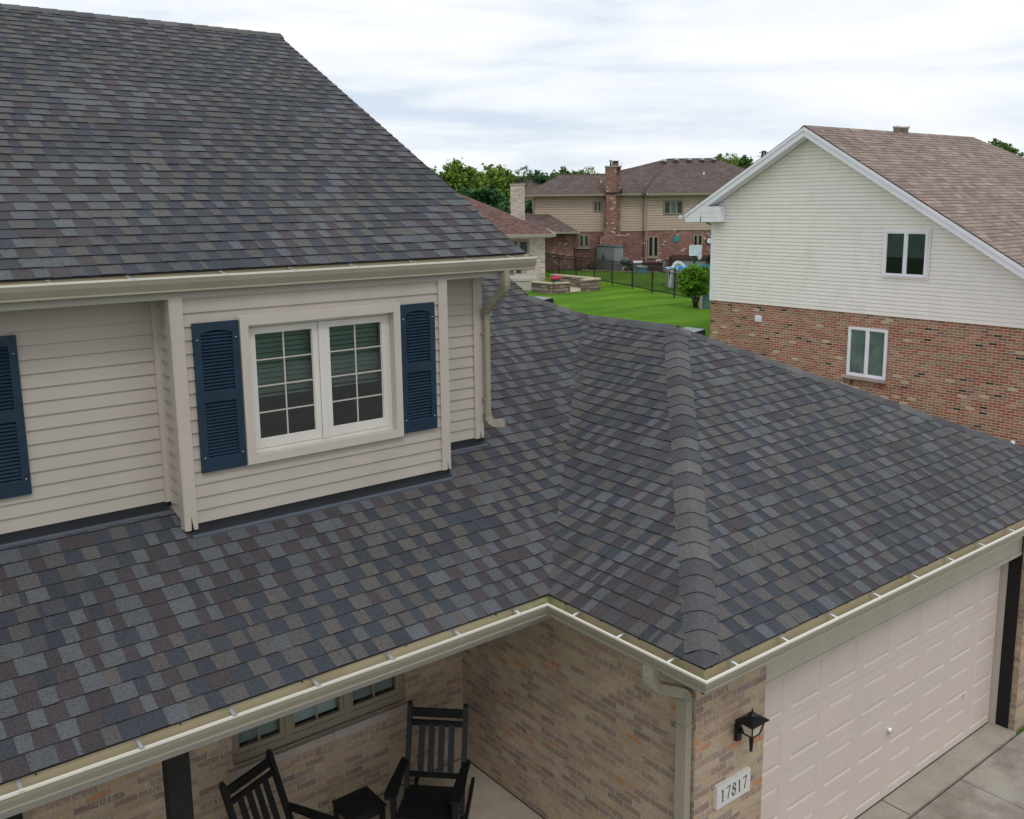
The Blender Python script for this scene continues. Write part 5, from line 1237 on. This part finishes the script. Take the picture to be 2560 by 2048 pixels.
m_ = MB(Y); m_.box(8.10, 9.27, 58.0, 58.6, GZ-.06, 2.62, 'brown_resin'); m_.build('body', db); m_ = MB(Y); m_.box(8.07, 9.30, 57.96, 58.63, 2.621, 2.71, 'brown_resin'); m_.build('lid', db)
hr = thing('hose_reel', 'coiled green hose at the end of the brown deck box', 'hose', Y(9.38, 58.1, GZ), -.67026)
m_ = MB(Y)
for k in range(3): m_.tube([(9.40, 58.05+.05*k+.0*i, 2.46) if 0 else (9.40+.10*math.cos(i*math.pi/7), 58.05+.05*k, 2.46+.20*math.sin(i*math.pi/7)) for i in range(15)], .025, 'turq', 5)
m_.build('hose_coil', hr); m_ = MB(Y); m_.lathe((9.40, 58.1, 0), [(.12, GZ-.05), (.10, 2.3)], 'stone_sill', 8); m_.build('base', hr)
hb = thing('white_hose_bracket', 'small white slatted shelf on top of the deck box', 'shelf', Y(9.05, 58.3, 2.72), -.67026)
m_ = MB(Y); m_.bar((8.93, 58.4, 2.86), (9.22, 58.3, 2.86), .03, .03, 'white'); m_.bar((8.93, 58.4, 2.80), (9.22, 58.3, 2.80), .03, .03, 'white'); m_.bar((9.20, 58.3, 2.715), (9.20, 58.3, 2.87), .03, .03, 'white'); m_.bar((8.98, 58.4, 2.715), (8.98, 58.4, 2.87), .03, .03, 'white'); m_.build('slats', hb)
# hot tub
ht = thing('hot_tub', 'grey hot tub under a dark brown cover behind the basketball hoop', 'hot tub', Y(12, 60.6, GZ), -.67026)
m_ = MB(Y); m_.box(10.45, 14, 60.0, 61.5, GZ-.05, 2.70, 'resin'); m_.build('cabinet', ht); m_ = MB(Y); m_.box(10.25, 14.1, 59.9, 61.6, 2.701, 2.80, 'brown_resin'); m_.poly([(10.25, 59.9, 2.80), (14.1, 59.9, 2.80), (14.0, 61.6, 2.93), (10.5, 61.6, 2.93)], 'brown_resin'); m_.poly([(10.25, 59.9, 2.80), (10.5, 61.6, 2.93), (10.25, 61.6, 2.80)], 'brown_resin'); m_.build('cover', ht)
pc_ = thing('patio_chair', 'black patio chair back showing above the hot tub cover', 'chair', Y(12.6, 59.6, GZ), -.67026)
m_ = MB(Y); prev = None
pts = [(12.28, 59.6, 2.62), (12.34, 59.6, 2.90), (12.44, 59.6, 2.99), (12.78, 59.6, 2.99), (12.88, 59.6, 2.90), (12.94, 59.6, 2.62)]; m_.poly(pts, 'black_metal'); m_.poly([(p[0], p[1]+.04, p[2]) for p in pts][::-1], 'black_metal'); m_.build('backrest', pc_)
m_ = MB(Y); m_.box(12.28, 12.94, 59.1, 59.6, 2.56, 2.62, 'black_metal'); m_.build('seat', pc_)
for u in (12.3, 12.88):
    for t in (59.14, 59.54): m_ = MB(Y); m_.box(u, u+.04, t, t+.04, GZ-.05, 2.56, 'black_metal'); m_.build('leg', pc_)
# basketball hoop
bk = thing('basketball_hoop', 'portable basketball hoop with frosted backboard over the garden shrub', 'basketball hoop', Y(10.85, 56, GZ), -.67026)
m_ = MB(Y); m_.poly([(10.55, 56, 3.22), (11.22, 56, 3.24), (11.22, 56, 3.80), (10.55, 56, 3.78)], 'hoop_clear'); m_.poly([(10.55, 56.03, 3.22), (11.22, 56.03, 3.24), (11.22, 56.03, 3.80), (10.55, 56.03, 3.78)][::-1], 'hoop_clear')
bo = m_.build('backboard', bk)
m_ = MB(Y)
for a, b in (((10.55, 56.01, 3.22), (11.22, 56.01, 3.24)), ((11.22, 56.01, 3.24), (11.22, 56.01, 3.80)), ((11.22, 56.01, 3.80), (10.55, 56.01, 3.78)), ((10.55, 56.01, 3.78), (10.55, 56.01, 3.22))): m_.bar(a, b, .05, .05, 'white')
m_.build('backboard_frame', bo)
m_ = MB(Y); m_.bar((10.87, 56.15, GZ), (10.87, 56.12, 3.32), .10, .10, 'pole_blue'); m_.bar((10.87, 56.12, 3.32), (10.80, 56.05, 3.48), .08, .08, 'pole_blue'); m_.build('pole', bk)
m_ = MB(Y); rr = .16; ctr = (11.08, 55.70, 3.30); prev = None
for i in range(17):
    p = (ctr[0]+rr*math.cos(i*math.pi/8), ctr[1]+rr*math.sin(i*math.pi/8)*.9, ctr[2])
    if prev: m_.bar(prev, p, .02, .02, 'cooler_blue')
    prev = p
m_.build('rim', bk)
m_ = MB(Y)
for i in range(12):
    a = i*math.pi/6; m_.bar((ctr[0]+rr*math.cos(a), ctr[1]+rr*math.sin(a)*.9, 3.29), (ctr[0]+.07*math.cos(a+.5), ctr[1]+.07*math.sin(a+.5), 3.0), .012, .012, 'white'); m_.bar((ctr[0]+rr*math.cos(a), ctr[1]+rr*math.sin(a)*.9, 3.29), (ctr[0]+.07*math.cos(a-.5), ctr[1]+.07*math.sin(a-.5), 3.0), .012, .012, 'white')
m_.build('net', bk)
# above-ground pool with its arched ladder
pl = thing('above_ground_pool', 'white ribbed above ground pool behind the fence', 'pool', Y(10.2, 47.2, GZ), -.67026)
m_ = MB(Y); pcx, pct, pr_ = 10.25, 47.9, 2.35; n = 56
for i in range(n):
    a0, a1 = i*2*math.pi/n, (i+1)*2*math.pi/n; r0 = pr_+(.04 if i % 2 else 0)
    p = (pcx+r0*math.cos(a0), pct+r0*math.sin(a0)); q = (pcx+r0*math.cos(a1), pct+r0*math.sin(a1)); m_.poly([(*q, GZ-.06), (*p, GZ-.06), (*p, 3.02), (*q, 3.02)], 'pool_white' if i % 2 else 'resin')
m_.build('pool_wall', pl)
m_ = MB(Y)
for i in range(n):
    a0, a1 = i*2*math.pi/n, (i+1)*2*math.pi/n; P = lambda a, r_, z: (pcx+r_*math.cos(a), pct+r_*math.sin(a), z)
    m_.poly([P(a1, pr_+.08, 3.02), P(a0, pr_+.08, 3.02), P(a0, pr_-.10, 3.04), P(a1, pr_-.10, 3.04)], 'pool_white'); m_.poly([P(a1, pr_+.08, 2.96), P(a0, pr_+.08, 2.96), P(a0, pr_+.08, 3.02), P(a1, pr_+.08, 3.02)], 'pool_white')
    m_.poly([P(a1, pr_-.10, 3.04), P(a0, pr_-.10, 3.04), P(a0, pr_-.10, 2.7), P(a1, pr_-.10, 2.7)], 'pool_blue')
m_.build('top_rail', pl)
m_ = MB(Y); m_.poly([(pcx+(pr_-.1)*math.cos(i*2*math.pi/n), pct+(pr_-.1)*math.sin(i*2*math.pi/n), 2.97) for i in range(n)], 'water'); m_.build('water', pl)
pld = thing('pool_ladder', 'white arched step ladder over the pool edge', 'ladder', Y(8.1, 46.6, GZ), -.67026)
for du in (0, .32):
    m_ = MB(Y); pts = [(7.78+.02*0+du*.1, 46.3+du, GZ), (7.88+du*.2, 46.4+du, 2.95), (7.98+du*.3, 46.45+du, 3.30), (8.12+du*.3, 46.5+du, 3.43), (8.30+du*.3, 46.6+du, 3.40), (8.50+du*.3, 46.75+du, 3.22), (8.62+du*.3, 46.9+du, 3.0), (8.66+du*.3, 47.0+du, 2.7)]
    for a, b in zip(pts[:-1], pts[1:]): m_.bar(a, b, .09, .09, 'pool_white')
    m_.build('side_rail', pld)
for k in range(4): m_ = MB(Y); z = 2.45+k*.25; m_.bar((7.82+.03*k, 46.32, z), (7.88+.03*k, 46.64, z), .16, .04, 'pool_white'); m_.build('step', pld)
m_ = MB(Y); m_.bar((8.2, 46.7, 3.35), (8.2, 46.7, 2.9), .10, .04, 'pool_white'); m_.bar((8.05, 46.6, 2.9), (8.45, 46.9, 2.9), .10, .04, 'pool_white'); m_.build('brace', pld)
fl_ = MB(Y); fl_.lathe((8.62, 47.3, 0), [(.02, 2.88), (.22, 2.94), (.26, 3.04), (.20, 3.16), (.02, 3.20)], 'pool_blue', 12); tag(fl_.build('pool_float'), 'bright blue float lying in the pool under the ladder', 'pool float')
# seat walls, patio, flowers
sw = [((1.10, 45.35), (1.98, 44.2), 2.62, 'short dark block seat wall nearest the deck'), ((1.98, 44.2), (2.73, 44.63), 2.62, None), ((2.3, 49.2), (4.30, 46.0), 2.72, None)]
def seatwall(name, lab, segs, h):
    t = thing(name, lab, 'garden wall', Y(segs[0][0], segs[0][1], GZ), -.67026); m_ = MB(Y); c_ = MB(Y)
    for a, b in zip(segs[:-1], segs[1:]):
        m_.bar((a[0], a[1], (GZ-.08+h)/2), (b[0], b[1], (GZ-.08+h)/2), .30, h-GZ+.08, 'stone_block'); c_.bar((a[0], a[1], h+.03), (b[0], b[1], h+.03), .38, .06, 'paver')
    m_.build('block_wall', t); c_.build('cap_stones', t)
seatwall('seat_wall', 'angled block wall with pale caps in front of the pink flowers', [(1.10, 45.5), (1.98, 44.35), (2.73, 44.8)], 2.60)
seatwall('seat_wall', 'long block wall with pale caps running out over the lawn', [(2.2, 49.2), (4.25, 46.1), (3.45, 45.45)], 2.66)
mb = MB(Y); mb.poly([(1.3, 46, GZ-.03), (2.73, 44.75, GZ-.03), (3.41, 45.3, GZ-.03), (4.1, 46.2, GZ-.03), (2.2, 49.0, GZ-.03), (1.9, 49.5, GZ-.03)], 'paver'); tag(mb.build('patio'), kind='structure')
def leaves(m_, c, rad, n, s_, mat, rnd, flat=1.0):
    for _ in range(n):
        d = Vector((rnd.gauss(0, 1), rnd.gauss(0, 1), rnd.gauss(0, 1))).normalized()*(rnd.random()**.45)
        p = Vector((c[0]+d.x*rad[0], c[1]+d.y*rad[1], c[2]+d.z*rad[2]))
        a = Vector((rnd.uniform(-1, 1), rnd.uniform(-1, 1), rnd.uniform(-.6, .6))).normalized(); b = a.cross(Vector((rnd.uniform(-1, 1), rnd.uniform(-1, 1), rnd.uniform(-1, 1)))).normalized()
        k = s_*rnd.uniform(.6, 1.3); v = rnd.random()
        m_.poly([p-a*k-b*k*.5, p+a*k*.2-b*k*.7, p+a*k+b*k*.1, p+b*k*.8], mat, (v, v, v))
rnd = random.Random(12)
fp = thing('flower_pot', 'green pot of bright pink flowers on the seat wall corner', 'flower pot', Y(2.2, 46.3, GZ), -.67026)
m_ = MB(Y); m_.lathe((2.17, 46.3, 0), [(.12, 2.20), (.19, 2.62)], 'green_grill', 12); m_.build('pot', fp)
m_ = MB(Y); leaves(m_, (2.17, 46.3, 2.74), (.30, .25, .10), 160, .045, 'pink', rnd); m_.build('blossoms', fp); m_ = MB(Y); leaves(m_, (2.17, 46.3, 2.66), (.22, .2, .08), 80, .05, 'mid_leaf', rnd); m_.build('foliage', fp)
cf = thing('coral_flower_bush', 'low plant with coral flowers at the foot of the pale brick wall', 'plant', Y(1.75, 46.8, GZ), -.67026)
m_ = MB(Y); leaves(m_, (1.75, 46.6, 2.48), (.33, .3, .15), 110, .04, 'orange', rnd); m_.build('blossoms', cf); m_ = MB(Y); leaves(m_, (1.85, 46.4, 2.38), (.5, .35, .22), 420, .06, 'light_leaf', rnd); m_.build('foliage', cf)
pot = thing('planter_pot', 'dark pot of coral blooms beside the grey shed', 'flower pot', Y(5.05, 60.2, GZ), -.67026)
m_ = MB(Y); m_.lathe((5.1, 60.2, 0), [(.20, GZ-.04), (.28, 2.42)], 'black_metal', 10); m_.build('pot', pot); m_ = MB(Y); leaves(m_, (5.1, 60.2, 2.62), (.32, .3, .22), 120, .05, 'orange', rnd); leaves(m_, (5.2, 60.2, 2.60), (.34, .3, .24), 160, .05, 'mid_leaf', rnd); m_.build('blossoms', pot)
wc_ = thing('white_urn', 'white ribbed urn behind the metal fence near the wing wall', 'urn', Y(3.0, 60.7, GZ), -.67026)
m_ = MB(Y); m_.lathe((3.02, 60.7, 0), [(.12, GZ-.05), (.16, 2.5), (.14, 2.75), (.10, 2.82)], 'white', 10); m_.build('body', wc_)
st_ = MB(Y); st_.tube([(3.36, 60.3, GZ-.03), (3.44, 60.3, 2.62), (3.42, 60.3, 2.75), (3.52, 60.3, 3.08)], .025, 'stone_sill', 6); tag(st_.build('driftwood_stick'), 'pale crooked stick standing upright in the mulch bed', 'stick')
wp = thing('brush_pile', 'heap of bare branches in the bed at the wing wall corner', 'branches', Y(2.2, 61, GZ), -.67026)
m_ = MB(Y)
for _ in range(26):
    a = rnd.uniform(0, 6.28); p = (2.15+rnd.uniform(-.3, .3), 60.9+rnd.uniform(-.2, .2), GZ+rnd.uniform(0, .3)); m_.bar(p, (p[0]+.5*math.cos(a), p[1]+.3*math.sin(a), p[2]+rnd.uniform(.05, .55)), .025, .025, 'bark')
m_.build('branches', wp)
ubx = thing('utility_box', 'teal green utility cabinet at the foot of the rounded shrub', 'utility box', Y(7.66, 37.4, GZ), -.67026)
m_ = MB(Y); m_.box(7.56, 7.85, 37.25, 37.75, GZ-.08, 2.66, 'util_green'); m_.box(7.55, 7.86, 37.24, 37.76, 2.661, 2.69, 'util_green'); m_.build('cabinet', ubx); m_ = MB(Y); m_.box(7.49, 7.556, 37.22, 37.5, GZ-.08, 2.67, 'stone_sill'); m_.build('side_panel', ubx)

# ================================================================== TREES
def crown_mesh(name, rad, clumps, per, leaf, mat, seed, droop=0):
    rnd = random.Random(seed); m_ = MB(); m_.v = []
    for k in range(clumps):
        while True:
            d = Vector((rnd.uniform(-1, 1), rnd.uniform(-1, 1), rnd.uniform(-1, 1)))
            if .35 < d.length < 1: break
        bul = .82+.36*mnoise.noise(d.normalized()*1.7+Vector((seed, 0, 0)))
        c = Vector((d.x*rad[0]*bul, d.y*rad[1]*bul, d.z*rad[2]*bul)); cr_ = rnd.uniform(.16, .30)*rad[0]*.8; tone = rnd.uniform(-.25, .25)
        for _ in range(per):
            q = Vector((rnd.gauss(0, .5), rnd.gauss(0, .5), rnd.gauss(0, .36)))*cr_; p = c+q
            a = Vector((rnd.uniform(-1, 1), rnd.uniform(-1, 1), rnd.uniform(-.5, .5))).normalized(); b = a.cross(Vector((rnd.uniform(-1, 1), rnd.uniform(-1, 1), rnd.uniform(-1, 1)))).normalized()
            s_ = leaf*rnd.uniform(.6, 1.4); v = min(1, max(0, rnd.gauss(.5, .22)+tone))
            m_.poly([p-a*s_-b*s_*.4, p+a*s_*.3-b*s_*.6, p+a*s_, p+b*s_*.7], mat, (v, v, v))
    return m_
TREES = {}
def tree(u, t, ztop, rad, kind, label, cat='tree', name='tree', seed=0, group=None, zr=None):
    ztop += .25 if kind in ('light', 'mid') and u < 10 else 0
    zr = zr or rad; zc = ztop-zr; base = Vector(Y(u, t, GZ))
    key = kind; o = thing(name, label, cat, base, (seed*1.7) % 6.28, group)
    if key not in TREES:
        mat, cl_, per, leaf = {'dark': ('dark_leaf', 190, 46, .075), 'mid': ('mid_leaf', 150, 40, .075), 'light': ('light_leaf', 140, 40, .070), 'blue': ('blue_leaf', 110, 40, .075), 'thin': ('mid_leaf', 34, 30, .055), 'birch': ('light_leaf', 60, 30, .05)}[kind]
        m_ = crown_mesh('crown', (1, 1, 1), cl_, per, leaf, mat, len(TREES)*7+3)
        ob = m_.build('crown', None); me = ob.data; loc = ob.location.copy(); me.transform(Matrix.Translation(loc)); bpy.data.objects.remove(ob); TREES[key] = me
    c = bpy.data.objects.new('crown', TREES[key]); COL.objects.link(c); c.parent = o; c.location = (0, 0, zc-GZ); c.scale = (rad, rad, zr)
    m_ = MB(); bz = base; rr = random.Random(seed)
    m_.tube([bz, bz+Vector((rr.uniform(-.1, .1), 0, (zc-GZ)*.5)), bz+Vector((0, 0, zc-GZ))], rad*.055+.05, 'bark', 7, r2=rad*.03+.02)
    for k in range(5):
        a = rr.uniform(0, 6.28); p = bz+Vector((0, 0, (zc-GZ)*(.55+.09*k))); m_.tube([p, p+Vector((math.cos(a)*rad*.45, math.sin(a)*rad*.45, zr*.45))], rad*.02+.02, 'bark', 5, r2=.012)
    m_.build('trunk', o); return o
G1 = 'trees along the skyline behind the houses'
tl = [
 (-8.2, 82, 9.1, 2.3, 'mid', 'leftmost mid green tree just past the upper roof edge'),
 (-6.0, 80, 9.2, 1.9, 'light', 'light green tree low beside the upper roof edge'),
 (-4.3, 80, 9.9, 2.1, 'light', 'tallest yellow green tree left of the distant roof'),
 (-2.4, 84, 9.6, 2.2, 'light', 'round yellow green tree left of the distant roof'),
 (-.9, 88, 9.75, 1.9, 'light', 'yellow green tree directly behind the distant roof'),
 (1.15, 86, 9.95, .95, 'thin', 'slim airy tree rising above the pale brick chimney'),
 (3.2, 96, 9.75, 1.9, 'blue', 'blue green tree right of the pale chimney'),
 (5.2, 92, 9.5, 1.7, 'mid', 'mid green tree touching the left end of the tan house roof'),
 (6.9, 97, 9.75, 1.5, 'blue', 'narrow blue green tree above the tan house roof'),
 (8.2, 97, 10.35, 1.6, 'birch', 'taller airy tree left of the tall brick chimney'),
 (9.9, 99, 9.5, 1.2, 'birch', 'small airy treetop touching the tall brick chimney'),
 (12.1, 99, 9.6, .9, 'birch', 'tiny treetop right of the tall brick chimney'),
 (4.4, 84, 8.6, 2.4, 'mid', 'bushy mid green tree behind the left roof slope of the tan house'),
 (-2.5, 72, 8.0, 2.5, 'dark', 'large dark green tree left of the pale chimney'),
 (-4.9, 73, 7.6, 2.3, 'dark', 'dark green tree at the foot of the yellow green trees'),
 (.6, 70, 6.9, 2.3, 'dark', 'dark green tree behind the pale chimney'),
 (-.6, 66, 6.6, 1.9, 'dark', 'low dark green tree above the reddish roof'),
 (2.3, 76, 7.0, 2.0, 'dark', 'dark green tree between pale chimney and tan house'),
 (20.4, 90, 11.15, 1.35, 'birch', 'airy tree above the vents of the tan house roof'),
 (20.0, 91, 10.7, 1.5, 'mid', 'dense tree standing behind the airy one at the roof end'),
 (22.0, 91, 10.6, 1.15, 'mid', 'smaller tree right of the airy one, next to the lattice tower'),
 (23.0, 92, 9.9, 1.1, 'blue', 'low treetop under the white rake board of the cream house'),
 (45.4, 90, 11.8, 1.5, 'mid', 'treetop above the far ridge of the cream house'),
 (47.6, 93, 11.5, 1.5, 'mid', 'rightmost treetop above the cream house roof')]
for i, (u, t, z, r_, k, lab) in enumerate(tl): tree(u, t, z, r_, k, lab, seed=i+1, group=G1, zr=r_*(1.25 if k in ('birch', 'thin') else 1.05))
# continuous woodland far off, under the skyline
wd = MB(); rnd = random.Random(5)
for k in range(2600):
    u = rnd.uniform(-60, 190); t = rnd.uniform(150, 260); z = rnd.uniform(GZ, 7.2+1.2*mnoise.noise(Vector((u*.08, t*.05, 0)))) 
    c = Vector(Y(u, t, z)); v = rnd.random()
    for _ in range(7):
        a = Vector((rnd.uniform(-1, 1), rnd.uniform(-1, 1), rnd.uniform(-.6, .6))).normalized(); b = a.cross(Vector((rnd.uniform(-1, 1), rnd.uniform(-1, 1), rnd.uniform(-1, 1)))).normalized(); p = c+Vector((rnd.gauss(0, .7), rnd.gauss(0, .7), rnd.gauss(0, .5))); s_ = rnd.uniform(.25, .6)
        wd.poly([p-a*s_, p-b*s_*.7, p+a*s_, p+b*s_*.7], 'blue_leaf', (v, v, v))
tag(wd.build('far_woodland'), 'low blue green woodland along the horizon', 'woodland', None, 'stuff')
# rounded garden shrub with bare stems
sb = thing('rounded_shrub', 'bright green rounded shrub on dark stems at the corner of the cream house', 'shrub', Y(7.42, 37.93, GZ), -.67026)
m_ = crown_mesh('foliage', (.76, .72, .72), 380, 80, .042, 'bush_leaf', 77); m_.tf = None; bc0 = Vector(Y(7.42, 37.9, 3.22))
m_.v = [v+bc0 for v in m_.v]; m_.build('foliage', sb)
m_ = MB(Y); rr = random.Random(3)
for k in range(7):
    a = k*.9; m_.tube([(7.42+.05*math.cos(a), 37.93+.05*math.sin(a), GZ-.06), (7.42+.15*math.cos(a), 37.93+.15*math.sin(a), 2.55), (7.42+.33*math.cos(a), 37.93+.33*math.sin(a), 3.0)], .028, 'bark', 6, r2=.014)
m_.build('stem', sb)
